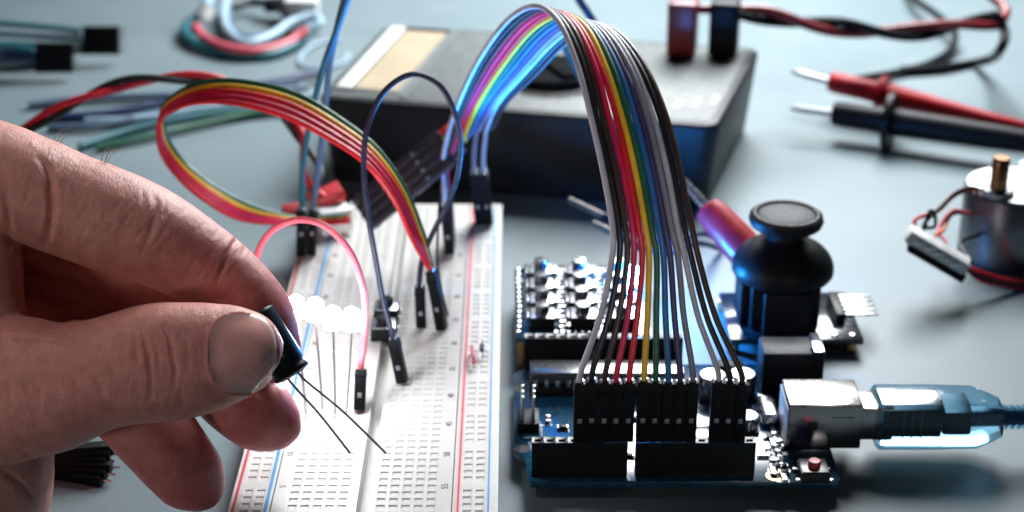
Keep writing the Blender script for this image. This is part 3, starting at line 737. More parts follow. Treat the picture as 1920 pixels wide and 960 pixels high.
for k, c in enumerate(lc):
    s = mid+d*(-.56+.28*k)+V((0, .25, .02))
    ang = .25*k
    if k < 2:
        p = [s, s+V((.0, .35, .25)), Y(1758+5*k, 396-8*k, 41.8), Y(1788, 368-5*k, 42.3), Y(1826, 355-3*k, 42.9), Y(1850, 365, 43.2)]
    elif k < 4:
        p = [s, s+V((.1, .4, .1)), Y(1768-8*(k-2), 432, 42), Y(1785, 402-6*(k-2), 42.6), Y(1815, 400, 42.9), Y(1850, 410, 43)]
    else:
        p = [s, s+V((.5, .1, -.25)), Y(1800, 455, 42), Y(1835, 440, 42.6)]
    part('lead', wire_mb(p, .055), W[c], SM)
for k, c in enumerate(['red', 'brown', 'crimson']):
    p = [cB+V((-.1, .1+.08*k, 0)), Y(1835, 509+7*k, 40.7), Y(1880, 523+6*k, 40.9), Y(1940, 528+6*k, 41.3), Y(1985, 500, 42.2), Y(1960, 470, 43)]
    part('lead', wire_mb(p, .06), W[c], SM)
tg = [Y(1738, 412, 41.5), Y(1745, 395, 41.6), Y(1752, 400, 41.6), Y(1752, 425, 41.4), Y(1736, 425, 41.3), Y(1738, 410, 41.5)]
part('cable_tie', MB().tube(cr(tg, 6), .05, 8), BLACK, SM)

# ------------------------------------------------------------------ red clip and pin ends behind the ribbon
a, b = Y(1325, 388, 41.2), Y(1425, 500, 39.9)
t = thing('insulated_clip', 'red sleeved clip with two metal prongs beside the joystick', 'clip', V((a.x, a.y, 0)))
part('sleeve', MB().lathe([(.30, 0), (.38, .06), (.44, .35), (.50, 1.2), (.52, (b-a).length), (.3, (b-a).length+.1)], a, b-a, 28, 1.0, .8), pm('red_sleeve', (.45, .012, .03), .38, bump=.1), t)
d = (a-b).normalized(); sd = d.cross(V((0, 0, 1))).normalized()
for s in (-1, 1): part('prong', MB().cyl(a-d*.1+sd*.13*s, a+d*1.0+sd*.10*s, .055, .04, 10), STEEL, t)
for k, (p, q, lab) in enumerate([((1066, 374, 43.0), (1170, 424, 42.2), 'metal pin end of a dark lead lying behind the ribbon, upper one'), ((1112, 418, 42.2), (1180, 452, 41.7), 'metal pin end of a dark lead lying behind the ribbon, lower one')]):
    a, b = Y(*p), Y(*q)
    a.z = max(a.z, .15); b.z = max(b.z, .2)
    t = thing('pin_lead', lab, 'pin lead', a, 'pin leads behind the ribbon')
    part('pin', MB().cyl(a, b, .085, .10, 12), pm('dull_bronze', (.12, .10, .09), .45, .6), t)
    part('sleeve', MB().cyl(a.lerp(b, .62), b+(b-a)*.55, .12, .14, 14), BLACK, t)
    e = b+(b-a)*.5; part('cord', wire_mb([e, e+V((.5, -.2, .0)), e+V((1.3, .4, -.0)), V((e.x+2.2, e.y+2.0, .15))], .08), W['navy'], t)

# ------------------------------------------------------------------ twisted red and black pair
path = [(-60, 310, 42.5), (60, 236, 43), (150, 187, 43.4), (240, 155, 43.8), (330, 146, 44), (420, 152, 44.3), (480, 172, 44.4), (530, 210, 44.3), (565, 260, 44.0), (585, 320, 43.5), (600, 372, 43.0)]
base = cr([Y(*p) for p in path], 12)
for nm, ph, lab in (('red', 0, 'red wire of the twisted pair arching up behind the hand'), ('black', math.pi, 'black wire of the twisted pair arching up behind the hand')):
    pts = []
    for k, p in enumerate(base):
        tt = (base[min(k+1, len(base)-1)]-base[max(k-1, 0)]).normalized(); n1 = tt.cross(V((0, -1, .4))).normalized(); n2 = tt.cross(n1)
        a = ph+k*.17+.5; sp = .10 if k < len(base)-30 else .10+.012*(k-len(base)+30)*(.6)
        pts.append(p+n1*(math.cos(a)*sp)+n2*(math.sin(a)*sp))
    tag(part('twisted_wire', MB().tube(pts, .10, 10), W['red' if nm == 'red' else 'black'], loc=pts[0]), lab, 'wire', 'twisted pair of wires')
e = Y(612, 374, 43.5)
t = thing('wire_plug', 'small red plug with white socket beside the far end of the breadboard', 'plug', e)
part('shell', MB().box(e+V((0, 0, .1)), (.95, .8, .28), M.Rotation(R(18), 3, 'Z') @ M.Rotation(R(-18), 3, 'Y'), .05), pm('red_shell', (.50, .03, .04), .4), t)
part('shell', MB().box(e+V((.05, 0, -.25)), (.9, .8, .26), M.Rotation(R(18), 3, 'Z') @ M.Rotation(R(-18), 3, 'Y'), .05), pm('red_shell', (.50, .03, .04), .4), t)
part('shell', MB().box(Y(550, 400, 43)+V((0, 0, 0)), (.55, .6, .4), M.Rotation(R(18), 3, 'Z'), .05), pm('red_shell', (.50, .03, .04), .4), t)
part('socket', MB().box(Y(625, 410, 43.0), (.9, .7, .7), M.Rotation(R(25), 3, 'Z'), .06), WHITEG, t)

# ------------------------------------------------------------------ loose things at the back
def loose(label, pts, mat, r=.12, grp='loose wires at the back of the table', name='loose_wire'):
    return tag(part(name, wire_mb(pts, r), mat, loc=V(pts[0])), label, 'wire', grp)
loose('slate wire lying behind the hand, topmost of the flat strands', [G(52, 198, .15), G(150, 186, .2), G(300, 180, .2), G(450, 172, .2), G(560, 156, .3)], W['slate'], .14)
loose('navy wire lying across the table behind the coloured loop', [G(95, 222, .15), G(210, 212, .2), G(320, 192, .25), G(480, 160, .4), G(600, 138, .3)], W['navy'], .15)
loose('blue grey wire lying just above the back of the hand', [G(90, 240, .15), G(180, 236, .2), G(290, 213, .2), G(420, 185, .3), G(575, 165, .2)], W['slate'], .13)
loose('teal wire passing low through the coloured loop', [G(150, 275, .15), G(240, 246, .2), G(330, 226, .25), G(450, 208, .25), G(560, 196, .2)], W['teal'], .15)
loose('green wire nearest the coloured loop, lowest of the flat strands', [G(180, 278, .15), G(270, 258, .2), G(380, 232, .2), G(480, 212, .2), G(570, 205, .2)], W['green'], .12)
loose('pale blue wire strand between the darker flat strands', [G(160, 226, .15), G(260, 222, .2), G(370, 205, .2), G(480, 190, .2), G(590, 178, .2)], W['paleblue'], .11)
def bundle(label, cx, cy, w, h, y, wires):
    t = thing('jumper_bundle', label, 'jumper wires', G(cx, cy+h/2), 'jumper bundles at the back')
    c = Y(cx, cy, y); k = depth(c)/CF
    n = 4
    for i in range(n):
        housing(t, c+V((w*k/2, .1*i, (i-1.5)*h*k/n)), c+V((-w*k/2, .1*i, (i-1.5)*h*k/n)), CONN, xh=V((0, 0, 1)), w=h*k/n*1.02, pin=True, window=False, crimp=False)
    for i, (mat, dz, e) in enumerate(wires):
        part('wire', wire_mb([c+V((-w*k/2, .05*i, dz)), c+V((-w*k/2-1, .05*i, dz*1.3)), c+V((-4, .3*i, dz*1.8)), V((c.x-9, c.y+e, max(.2, c.z+dz*2)))], .12), W[mat], t)
bundle('black stacked connectors nearest the left edge, with dark wires trailing left', 100, 110, 70, 52, 58.3, [('teal', .35, .6), ('navy', .1, .2), ('slate', -.1, 0), ('black', -.35, -.3)])
bundle('black stacked connectors set farther back, with teal wires trailing left', 188, 78, 68, 48, 60, [('teal', .4, .5), ('slate', .12, .2), ('teal', -.15, 0), ('black', -.4, -.2)])
# a coil of sensor leads at the top
def coil(label, pts, mat, r): return loose(label, pts, mat, r, 'coiled leads at the back')
coil('red lead curving round the front of the coiled bundle', [G(366, 50, .5), G(385, 72, .5), G(430, 90, .45), G(480, 95, .4), G(530, 84, .4), G(556, 70, .5), G(575, 55, .7)], W['pink'], .17)
coil('dark teal lead hugging the outside of the red lead', [G(372, 30, .5), G(352, 45, .35), G(350, 68, .3), G(380, 88, .25), G(440, 102, .2), G(500, 104, .2), G(545, 88, .25), G(580, 60, .4)], W['teal'], .2)
coil('pale blue lead looping inside the coiled bundle', [G(424, 0, .6), G(420, 30, .5), G(432, 62, .45), G(465, 80, .4), G(510, 66, .4), G(545, 42, .5), G(590, 30, .6), G(600, 45, .4), G(575, 52, .3)], W['paleblue'], .17)
coil('grey lead looping along the middle of the coiled bundle', [G(428, 20, .4), G(440, 60, .3), G(480, 72, .3), G(525, 55, .3), G(560, 35, .4)], W['slate'], .15)
coil('black lead crossing the back of the coiled bundle', [G(440, 15, .5), G(470, 5, .5), G(510, 10, .6), G(540, 30, .6), G(555, 45, .4), G(545, 66, .3)], W['black'], .16)
coil('thin pale wire ring lying beside the multimeter', [G(640, 75, .1), G(600, 80, .12), G(568, 100, .12), G(566, 122, .12), G(600, 128, .12), G(640, 118, .12), G(655, 100, .12)], W['paleblue'], .06)
t = thing('sensor_plug', 'white plug with black end at the back of the coiled leads', 'plug', G(560, 12, 0))
part('body', MB().box(G(566, 14, .6), (1.3, .9, .8), None, .08), WHITEG, t)
part('end', MB().box(G(520, 10, .6), (1.0, .7, .45), None, .08), BLACK, t)
t = thing('lead_ferrule', 'small white ferrule on the coiled leads, left end', 'ferrule', G(385, 30, 0))
part('collar', MB().cyl(G(381, 36, .5), G(388, 14, .9), .3), WHITEG, t)
part('grip', MB().cyl(G(388, 14, .9), G(390, -10, 1.2), .22), W['paleblue'], t)
p = [Y(1060, -60, 46), Y(1086, 0, 46), Y(1102, 24, 46), Y(1130, 70, 46.5), Y(1160, 130, 47)]
loose('dark wire dropping behind the crest of the broad ribbon', p, W['navy'], .11, None)
p = [Y(1046, 70, 45.5), Y(1062, 95, 45.6), Y(1078, 125, 45.8), Y(1096, 160, 46.2), Y(1110, 200, 46.8)]
loose('teal wire seen in the gap under the broad ribbon', p, W['teal'], .10, None)

# dark pin wires under the hand
for k in range(6):
    tip = G(232-6*(k % 3)-2*k, 838+13*k, .12+.12*(5-k)*.8); tail = tip+V((-2.6, .25*(k-2), .05))
    t = thing('pin_wire', ['highest', 'second highest', 'third highest', 'third lowest', 'second lowest', 'lowest'][k]+' black pin wire under the hand, metal tip pointing right', 'jumper wire', tail, 'pin wires under the hand')
    d = (tip-tail).normalized()
    part('pin', MB().cyl(tip-d*.7, tip, .035, .03, 8), STEEL, t)
    part('connector', MB().box(tail.lerp(tip, .60), (.26, .26, 1.7), basis(d, V((0, 1, 0))), .02), CONN, t)
    part('wire', wire_mb([tail+d*.3, tail-d*.8, tail-d*2+V((0, .5, 0)), tail-d*4+V((0, 1.5, 0))], .07), W['black'], t)

# ------------------------------------------------------------------ capacitor held in the fingers
ca, cb = Y(478, 588, 29.95), Y(549, 702, 29.5)
CAP = thing('capacitor', 'dark blue capacitor with two long wire legs pinched between thumb and forefinger', 'capacitor', cb)
d = (ca-cb).normalized(); h = (ca-cb).length
CAPM = pm('capacitor_sleeve', (.009, .015, .022), .38, spec=.3, var=.2, vscale=6, bump=.08)
part('can', MB().lathe([(.33, 0), (.375, .02), (.385, .06), (.385, .10), (.35, .15), (.35, .19), (.385, .24), (.385, h-.05), (.34, h)], cb, d, 36), CAPM, CAP)
part('seal', MB().lathe([(.28, -.01), (.26, .02), (0, .02)], cb-d*.012, d, 28), RUBBER, CAP)
sd = d.cross(ray(548, 702).normalized()).normalized()
if sd.x < 0: sd = -sd
for s, q in ((-1, Y(656, 849, 29.25)), (1, Y(723, 849, 29.45))):
    a0 = cb+sd*(.115*s)+d*.05
    part('lead', MB().tube(cr([a0, a0-d*.15, a0.lerp(q, .5)+V((.01, 0, .02)), q], 8), .025, 8), pm('dull_lead', (.30, .305, .31), .42, .85), CAP)
m = MB(); fw = -(ray(540, 672).normalized())
p = cb.lerp(ca, .30); fwn = (fw-d*fw.dot(d)).normalized()
m.box(p+fwn*.383+sd*.02, (.09, .02, .012), basis(fwn, d), .0); m.box(p+fwn*.383+sd*.02, (.02, .09, .012), basis(fwn, d), .0)
part('polarity_mark', m, pm('faded_print', (.25, .32, .36), .5), CAP)

# ------------------------------------------------------------------ hand
def loft(mb, secs, seg=28, n=8):
    """secs: (px, py, y, half width in px, half depth in cm); closed rounded tube through them"""
    C4 = []
    for s in secs:
        p = Y(s[0], s[1], s[2]); C4.append((p, s[3]*depth(p)/CF, s[4]))
    cs = cr([c[0] for c in C4], n); ra = cr([V((c[1], c[2], 0)) for c in C4], n)
    rings = []; vs = []; fs = []
    N_ = len(cs)
    for i, p in enumerate(cs):
        tt = (cs[min(i+1, N_-1)]-cs[max(i-1, 0)]).normalized(); vd = (p-CAMLOC).normalized()
        n1 = tt.cross(vd).normalized(); n2 = tt.cross(n1).normalized()
        for k in range(seg):
            a = 2*math.pi*k/seg; vs.append(p+n1*max(ra[i].x, .02)*math.cos(a)+n2*max(ra[i].y, .02)*math.sin(a))
    for i in range(N_-1):
        for k in range(seg):
            l = (k+1) % seg; fs.append((i*seg+k, i*seg+l, (i+1)*seg+l, (i+1)*seg+k))
    fs.append(tuple(range(seg))); fs.append(tuple((N_-1)*seg+k for k in range(seg)))
    mb.add(vs, fs)
def ell(mb, px, py, y, r, rot=None):
    bm = bmesh.new(); bmesh.ops.create_icosphere(bm, subdivisions=4, radius=1)
    for v in bm.verts: v.co = V((v.co.x*r[0], v.co.y*r[1], v.co.z*r[2]))
    mb.bm(bm, mat4(Y(px, py, y), rot))
H = MB()
thumb = [(-330, 760, 30.4, 150, 1.3), (-180, 745, 29.8, 160, 1.35), (-60, 735, 29.2, 152, 1.25), (40, 728, 28.9, 138, 1.12), (110, 722, 28.8, 124, 1.02), (190, 702, 28.75, 105, .95), (250, 688, 28.75, 109, .93), (300, 680, 28.75, 114, .90), (350, 675, 28.75, 110, .84),
         (400, 668, 28.8, 102, .76), (445, 662, 28.85, 91, .66), (480, 661, 28.9, 76, .56), (505, 663, 28.95, 57, .44), (519, 665, 28.98, 36, .30), (526, 667, 29.0, 10, .08)]
loft(H, thumb)
index = [(-260, 300, 32.2, 130, 1.2), (-120, 312, 31.7, 118, 1.1), (-20, 330, 31.3, 107, 1.05), (60, 356, 31.1, 102, 1.0), (130, 384, 31.0, 99, .95), (200, 410, 30.9, 98, .95), (250, 428, 30.85, 95, .93), (300, 450, 30.8, 90, .88), (365, 489, 30.75, 81, .78), (430, 536, 30.7, 75, .72),
         (476, 588, 30.6, 72, .68), (494, 630, 30.5, 71, .64), (503, 665, 30.45, 64, .55), (508, 695, 30.4, 46, .4), (510, 715, 30.4, 14, .12)]
loft(H, index)
loft(H, [(-220, 470, 33.4, 115, 1.1), (-80, 478, 32.8, 97, .95), (60, 488, 32.65, 88, .86), (170, 502, 32.55, 86, .82), (270, 530, 32.4, 84, .8), (345, 585, 32.0, 82, .78), (392, 655, 31.4, 80, .76), (425, 718, 31.0, 76, .72), (462, 756, 30.6, 75, .70), (494, 780, 30.45, 71, .64), (522, 795, 30.4, 58, .5), (548, 806, 30.35, 38, .3), (564, 812, 30.35, 9, .08)])
loft(H, [(-220, 640, 33.0, 115, 1.0), (-60, 610, 32.4, 110, .95), (80, 635, 31.7, 102, .9), (180, 700, 30.9, 92, .82), (250, 765, 30.2, 82, .76), (300, 825, 29.8, 77, .72), (335, 868, 29.6, 72, .68), (360, 898, 29.5, 68, .60), (380, 922, 29.45, 52, .45), (394, 940, 29.45, 30, .25), (400, 948, 29.45, 8, .08)])
# web between thumb and forefinger, palm, heel, wrist and forearm, plus hidden light blockers
loft(H, [(-130, 330, 31.2, 120, 1.1), (-78, 430, 30.8, 108, 1.0), (-62, 540, 30.2, 104, 1.0), (-70, 650, 29.5, 125, 1.1), (-90, 740, 29.3, 120, 1.1)])
loft(H, [(-90, 700, 29.6, 150, 1.2), (-40, 800, 29.4, 136, 1.15), (-28, 870, 29.4, 126, 1.1), (-30, 930, 29.5, 124, 1.0), (-34, 985, 29.6, 110, .8), (-36, 1010, 29.6, 60, .5)])
loft(H, [(-120, 410, 32.4, 95, .85), (60, 437, 32.25, 78, .85), (170, 468, 32.15, 73, .82), (270, 508, 32.0, 68, .78), (340, 552, 31.8, 60, .74), (385, 600, 31.5, 52, .7)])  # filler added behind the forefinger to stop light leaking into the hollow
ell(H, 110, 690, 30.5, (2.6, 1.3, .95)); ell(H, -40, 640, 31.0, (1.8, 1.4, 1.2))  # hidden mass added behind the thumb, keeps bounced light out of the hollow
ell(H, -330, 560, 31.8, (2.7, 2.0, 2.7))
ell(H, -190, 440, 32.0, (1.8, 1.6, 1.8))
loft(H, [(-330, 560, 31.8, 270, 1.9), (-600, 570, 32.2, 240, 1.75), (-900, 560, 33, 240, 1.8), (-1400, 520, 34, 280, 2.2), (-1900, 480, 35, 310, 2.6)])
me = bpy.data.meshes.new('raw'); me.from_pydata(H.v, [], H.f)
ro = bpy.data.objects.new('raw', me); COL.objects.link(ro)
md = ro.modifiers.new('r', 'REMESH'); md.mode = 'VOXEL'; md.voxel_size = .05
md = ro.modifiers.new('s', 'SMOOTH'); md.iterations = 9; md.factor = .5
dg = bpy.context.evaluated_depsgraph_get(); dg.update()
hm = bpy.data.meshes.new_from_object(ro.evaluated_get(dg)); bpy.data.objects.remove(ro)
hm.name = 'hand'
vco = [v.co.copy() for v in hm.vertices]; vno = [v.normal.copy() for v in hm.vertices]
bvh = BVHTree.FromPolygons(vco, [tuple(p.vertices) for p in hm.polygons])
def onhand(px, py):
    d = ray(px, py).normalized(); h = bvh.ray_cast(CAMLOC, d); return h[0], h[1]
from mathutils.kdtree import KDTree
kd = KDTree(len(vco))
for i, p in enumerate(vco): kd.insert(p, i)
kd.balance()
disp = [0.0]*len(vco)
def crease(pl, dep, wid, ridge=.12):
    dep *= 1.15; wid *= .85
    c2 = cr([V((p[0], p[1], 0)) for p in pl], 10); n_ = len(c2); best = {}
    for k, q in enumerate(c2):
        h, _ = onhand(q.x, q.y)
        if h is None: continue
        e = math.sin(math.pi*min(1, max(0, (k+.5)/n_)))**.6
        for co, i, dd in kd.find_range(h, wid*3.2):
            v = dep*e*(math.exp(-(dd/wid)**2)-ridge*math.exp(-((dd-wid*2)/(wid*.8))**2))
            if i not in best or abs(v) > abs(best[i][0]) and dd < best[i][1]: best[i] = (v, dd)
            elif dd < best[i][1]: best[i] = (v, dd)
    for i, (v, _) in best.items(): disp[i] -= v
for pl, dep, wid in [
        ([(262, 606), (272, 640), (280, 680), (283, 715), (280, 750)], .050, .05), ([(300, 602), (315, 630), (324, 665), (329, 700), (326, 728)], .045, .045),
        ([(283, 622), (294, 660), (298, 700)], .025, .035), ([(245, 612), (255, 650), (258, 690)], .018, .05), ([(341, 612), (350, 650), (352, 690)], .014, .05), ([(275, 640), (300, 636), (318, 650)], .016, .03), ([(280, 690), (305, 686), (325, 700)], .014, .03),
        ([(226, 620), (232, 660), (232, 700)], .012, .05), ([(150, 690), (185, 720), (200, 760)], .02, .08), ([(75, 680), (120, 690), (160, 715)], .02, .06),
        ([(72, 290), (92, 330), (98, 380), (92, 430), (78, 478)], .07, .08), ([(8, 360), (16, 410), (16, 470)], .06, .08), ([(288, 362), (294, 385), (284, 430), (262, 480)], .035, .07),
        ([(452, 436), (436, 462), (418, 500), (404, 535)], .05, .06), ([(468, 452), (452, 480)], .02, .04), ([(310, 378), (306, 410)], .02, .05), ([(268, 352), (268, 390)], .02, .05),
        ([(505, 512), (530, 548), (552, 580)], .012, .05), ([(20, 840), (50, 850), (70, 880)], .04, .06), ([(0, 880), (30, 900), (60, 935)], .05, .07), ([(0, 630), (60, 636), (120, 640)], .015, .06),
        ([(350, 815), (372, 840), (380, 862)], .02, .05)]:
    crease(pl, dep, wid)
rw = random.Random(11)
def wrinkle(cx, cy, tx, ty, ln, dep, wid):
    l = math.hypot(tx, ty); nx, ny = -ty/l, tx/l; b_ = rw.uniform(-.18, .18)*ln
    crease([(cx+nx*ln*u+tx/l*b_*(1-4*u*u), cy+ny*ln*u+ty/l*b_*(1-4*u*u)) for u in (-.5, -.2, .2, .5)], dep, wid)
for _ in range(70):          # back and side of the forefinger
    u = rw.random(); cx = 40+430*u; cy = 300+cx*.46+rw.uniform(-60, 70)*(1-.3*u); wrinkle(cx, cy, .88+rw.uniform(-.15, .15), .46+.25*u, rw.uniform(18, 60), rw.uniform(.006, .013), rw.uniform(.022, .035))
for _ in range(80):          # thumb joint and base
    cx = rw.choice((rw.gauss(290, 30), rw.uniform(60, 380))); cy = rw.uniform(600, 770); wrinkle(cx, cy, 1, rw.uniform(-.25, .25), rw.uniform(14, 46), rw.uniform(.005, .012), rw.uniform(.020, .032))
for _ in range(24): wrinkle(rw.uniform(0, 120), rw.uniform(640, 860), 1, rw.uniform(-.9, -.2), rw.uniform(30, 80), rw.uniform(.008, .016), .035)
for _ in range(16): wrinkle(rw.uniform(280, 380), rw.uniform(800, 900), .65, .75, rw.uniform(20, 50), rw.uniform(.006, .012), .03)
# nail: outline on the thumb
def nail_edge(a):
    c, s = math.cos(a), math.sin(a)
    ex = .52 if c < 0 else .80
    return 459+(60 if c > 0 else 66)*math.copysign(abs(c)**ex, c), 662+(74 if s < 0 else 75)*math.copysign(abs(s)**(.62 if c < 0 else .84), s)
ring = [nail_edge(2*math.pi*k/64) for k in range(65)]
fold = [p for p in ring if p[0] < 500 and p[1] < 735]
# sink the nail bed a little, raise the fold round it
import itertools
for i, p in enumerate(vco):
    q = p-CAMLOC; zz = q.y*CC-q.z*CS
    px = 960+CF*q.x/zz; py = 480-CF*(q.y*CS+q.z*CC)/zz
    if 360 < px < 535 and 560 < py < 760 and p.y < 29.0:
        ux_ = (px-458)/65; uy_ = (py-663)/73
        e = (abs(ux_)**2.9+abs(uy_)**2.5) if ux_ < 0 else (abs(ux_)**2.2+abs(uy_)**2.3)
        if e < 1: disp[i] -= .040*min(1, (1-e)*6)
        elif px < 470: disp[i] += .040*math.exp(-((e-1.14)/.15)**2)
# broad and fine relief
for i, p in enumerate(vco):
    disp[i] += .018*mnoise.noise(p*1.3)+.007*mnoise.noise(p*4.5)
for i, v in enumerate(hm.vertices): v.co = vco[i]+vno[i]*disp[i]
hm.polygons.foreach_set('use_smooth', [True]*len(hm.polygons))
# skin colour attribute: fingertips and knuckles are pinker than the back of the hand
ca_ = hm.color_attributes.new('flush', 'FLOAT_COLOR', 'POINT')
tips = [(Y(520, 650, 30.3), 1.9, .9), (Y(540, 790, 30.3), 2.0, 1.0), (Y(380, 920, 29.5), 2.0, 1.0), (Y(480, 660, 28.6), 1.3, .35), (Y(300, 670, 28.2), .7, .45), (Y(380, 650, 28.2), .5, .5), (Y(430, 470, 30.2), 1.6, .6), (Y(150, 700, 28), 1.5, .15)]
for i, p in enumerate(vco):
    f = 0
    for c, r, a in tips: f = max(f, a*math.exp(-((p-c).length/r)**2))
    f += .22*mnoise.noise(p*1.1)+.16*mnoise.noise(p*3.1)
    ca_.data[i].color = (f, f, f, 1)
def skin_mat():
    m = bpy.data.materials.new('skin'); m.use_nodes = True; nt = m.node_tree; N = nt.nodes; L = nt.links; b = N['Principled BSDF']
    tc = N.new('ShaderNodeTexCoord'); at_ = N.new('ShaderNodeAttribute'); at_.attribute_name = 'flush'
    mx = N.new('ShaderNodeMix'); mx.data_type = 'RGBA'; mx.inputs['A'].default_value = (.62, .285, .235, 1); mx.inputs['B'].default_value = (.54, .145, .145, 1)
    L.new(at_.outputs['Fac'], mx.inputs['Factor'])
    n = N.new('ShaderNodeTexNoise'); n.inputs['Scale'].default_value = 3.5; n.inputs['Detail'].default_value = 8; n.inputs['Roughness'].default_value = .65; L.new(tc.outputs['Object'], n.inputs['Vector'])
    r = N.new('ShaderNodeMapRange'); r.inputs['From Min'].default_value = .3; r.inputs['From Max'].default_value = .7; r.inputs['To Min'].default_value = .78; r.inputs['To Max'].default_value = 1.12
    L.new(n.outputs['Fac'], r.inputs[0])
    mm = N.new('ShaderNodeMix'); mm.data_type = 'RGBA'; mm.blend_type = 'MULTIPLY'; mm.inputs['Factor'].default_value = 1
    L.new(mx.outputs['Result'], mm.inputs['A']); L.new(r.outputs[0], mm.inputs['B']); L.new(mm.outputs['Result'], b.inputs['Base Color'])
    b.inputs['Subsurface Weight'].default_value = .4; b.inputs['Subsurface Scale'].default_value = .16; b.inputs['Subsurface Radius'].default_value = (1.0, .32, .18)
    b.inputs['Roughness'].default_value = .40; b.inputs['Specular IOR Level'].default_value = .45
    # skin relief: cells plus stretched wrinkles
    vo = N.new('ShaderNodeTexVoronoi'); vo.feature = 'DISTANCE_TO_EDGE'; vo.inputs['Scale'].default_value = 27; 
    mp_ = N.new('ShaderNodeMapping'); mp_.inputs['Scale'].default_value = (1.0, 1.0, .62); mp_.inputs['Rotation'].default_value = (0, R(-25), 0)
    L.new(tc.outputs['Object'], mp_.inputs['Vector'])
    nd = N.new('ShaderNodeTexNoise'); nd.inputs['Scale'].default_value = 6; L.new(mp_.outputs[0], nd.inputs['Vector'])
    va = N.new('ShaderNodeVectorMath'); va.operation = 'MULTIPLY_ADD'; va.inputs[1].default_value = (.09, .09, .09); L.new(nd.outputs['Color'], va.inputs[0]); L.new(mp_.outputs[0], va.inputs[2])
    L.new(va.outputs[0], vo.inputs['Vector'])
    mr = N.new('ShaderNodeMapRange'); mr.inputs['From Max'].default_value = .25; L.new(vo.outputs['Distance'], mr.inputs[0])
    b1_ = N.new('ShaderNodeBump'); b1_.inputs['Strength'].default_value = .32; b1_.inputs['Distance'].default_value = .012; L.new(mr.outputs[0], b1_.inputs['Height'])
    n4 = N.new('ShaderNodeTexNoise'); n4.inputs['Scale'].default_value = 5; n4.inputs['Detail'].default_value = 9; n4.inputs['Roughness'].default_value = .7
    m4 = N.new('ShaderNodeMapping'); m4.inputs['Scale'].default_value = (2.6, 1.0, .8); m4.inputs['Rotation'].default_value = (0, R(15), 0); L.new(tc.outputs['Object'], m4.inputs['Vector']); L.new(m4.outputs[0], n4.inputs['Vector'])
    b2_ = N.new('ShaderNodeBump'); b2_.inputs['Strength'].default_value = .45; b2_.inputs['Distance'].default_value = .045; L.new(n4.outputs['Fac'], b2_.inputs['Height']); L.new(b1_.outputs['Normal'], b2_.inputs['Normal'])
    L.new(b2_.outputs['Normal'], b.inputs['Normal'])
    return m
hm.materials.clear(); hm.materials.append(skin_mat())
ho = bpy.data.objects.new('person', hm); COL.objects.link(ho)
tag(ho, "person's bare hand pinching a small capacitor between thumb and forefinger over the breadboard", 'person')
# thumb nail as a curved plate lying in its bed
bv2 = BVHTree.FromPolygons([v.co.copy() for v in hm.vertices], [tuple(p.vertices) for p in hm.polygons])
def onh2(px, py):
    d = ray(px, py).normalized(); h = bv2.ray_cast(CAMLOC, d); return h[0], h[1]
vs, fs = [], []; NR, NS = 14, 64
for r_ in range(NR+1):
    for k in range(NS):
        ex, ey = nail_edge(2*math.pi*k/NS); f = max(r_/NR, .02)
        px, py = 458+(ex-458)*f, 663+(ey-663)*f
        h, nn = onh2(px, py)
        if h is None: h = vs[-NS] if len(vs) >= NS else Y(px, py, 28.3); nn = V((0, -1, 0))
        vs.append((h, nn, f))
ps = [h+(CAMLOC-h).normalized()*(.026+.020*(1-f**4)) for h, nn, f in vs]
# smooth the plate
for _ in range(6):
    q = list(ps)
    for r_ in range(1, NR):
        for k in range(NS):
            q[r_*NS+k] = (ps[(r_-1)*NS+k]+ps[(r_+1)*NS+k]+ps[r_*NS+(k+1) % NS]+ps[r_*NS+(k-1) % NS])/4
    ps = q
for i, p in enumerate(ps):
    d = (p-CAMLOC).normalized(); hh = bv2.ray_cast(CAMLOC, d)
    if hh[0] is not None and (p-CAMLOC).length > hh[3]-.014: ps[i] = CAMLOC+d*(hh[3]-.014)
m = MB()
for r_ in range(NR):
    for k in range(NS):
        l = (k+1) % NS; fs.append((r_*NS+k, r_*NS+l, (r_+1)*NS+l, (r_+1)*NS+k))
back = [p+(p-CAMLOC).normalized()*.03 for p in ps]; o_ = len(ps)
fs2 = [tuple(i+o_ for i in reversed(f)) for f in fs]
rim = [(NR*NS+k, NR*NS+(k+1) % NS, o_+NR*NS+(k+1) % NS, o_+NR*NS+k) for k in range(NS)]
m.add(ps+back, fs+fs2+rim+[tuple(range(NS))])
nm = pm('nail', (.86, .44, .40), .30, var=.08, vscale=1.2, bump=.10, bscale=8, coat=.15)
nb = nm.node_tree; pb = nb.nodes['Principled BSDF']; src = pb.inputs['Base Color'].links[0].from_socket
at2 = nb.nodes.new('ShaderNodeAttribute'); at2.attribute_name = 'free_edge'; mx2 = nb.nodes.new('ShaderNodeMix'); mx2.data_type = 'RGBA'
nb.links.new(at2.outputs['Fac'], mx2.inputs['Factor']); nb.links.new(src, mx2.inputs['A']); mx2.inputs['B'].default_value = (.92, .72, .64, 1); nb.links.new(mx2.outputs['Result'], pb.inputs['Base Color'])
no_ = part('thumb_nail', m, nm, ho, ang=60)
fa = no_.data.color_attributes.new('free_edge', 'FLOAT_COLOR', 'POINT')
for r_ in range(NR+1):
    for k in range(NS):
        a = 2*math.pi*k/NS; f = max(r_/NR, .02)
        e = 0.0
        if math.cos(a) > -.35: e = max(0, min(1, (f-.86)/.06))*min(1, (math.cos(a)+.35)*3)
        lun = math.exp(-(((math.cos(a)*f+.95)/.26)**2+((math.sin(a)*f)/.55)**2))*.45
        e = max(e*.7, lun*.5)
        for q_ in (r_*NS+k, o_+r_*NS+k): fa.data[q_].color = (e, e, e, 1)
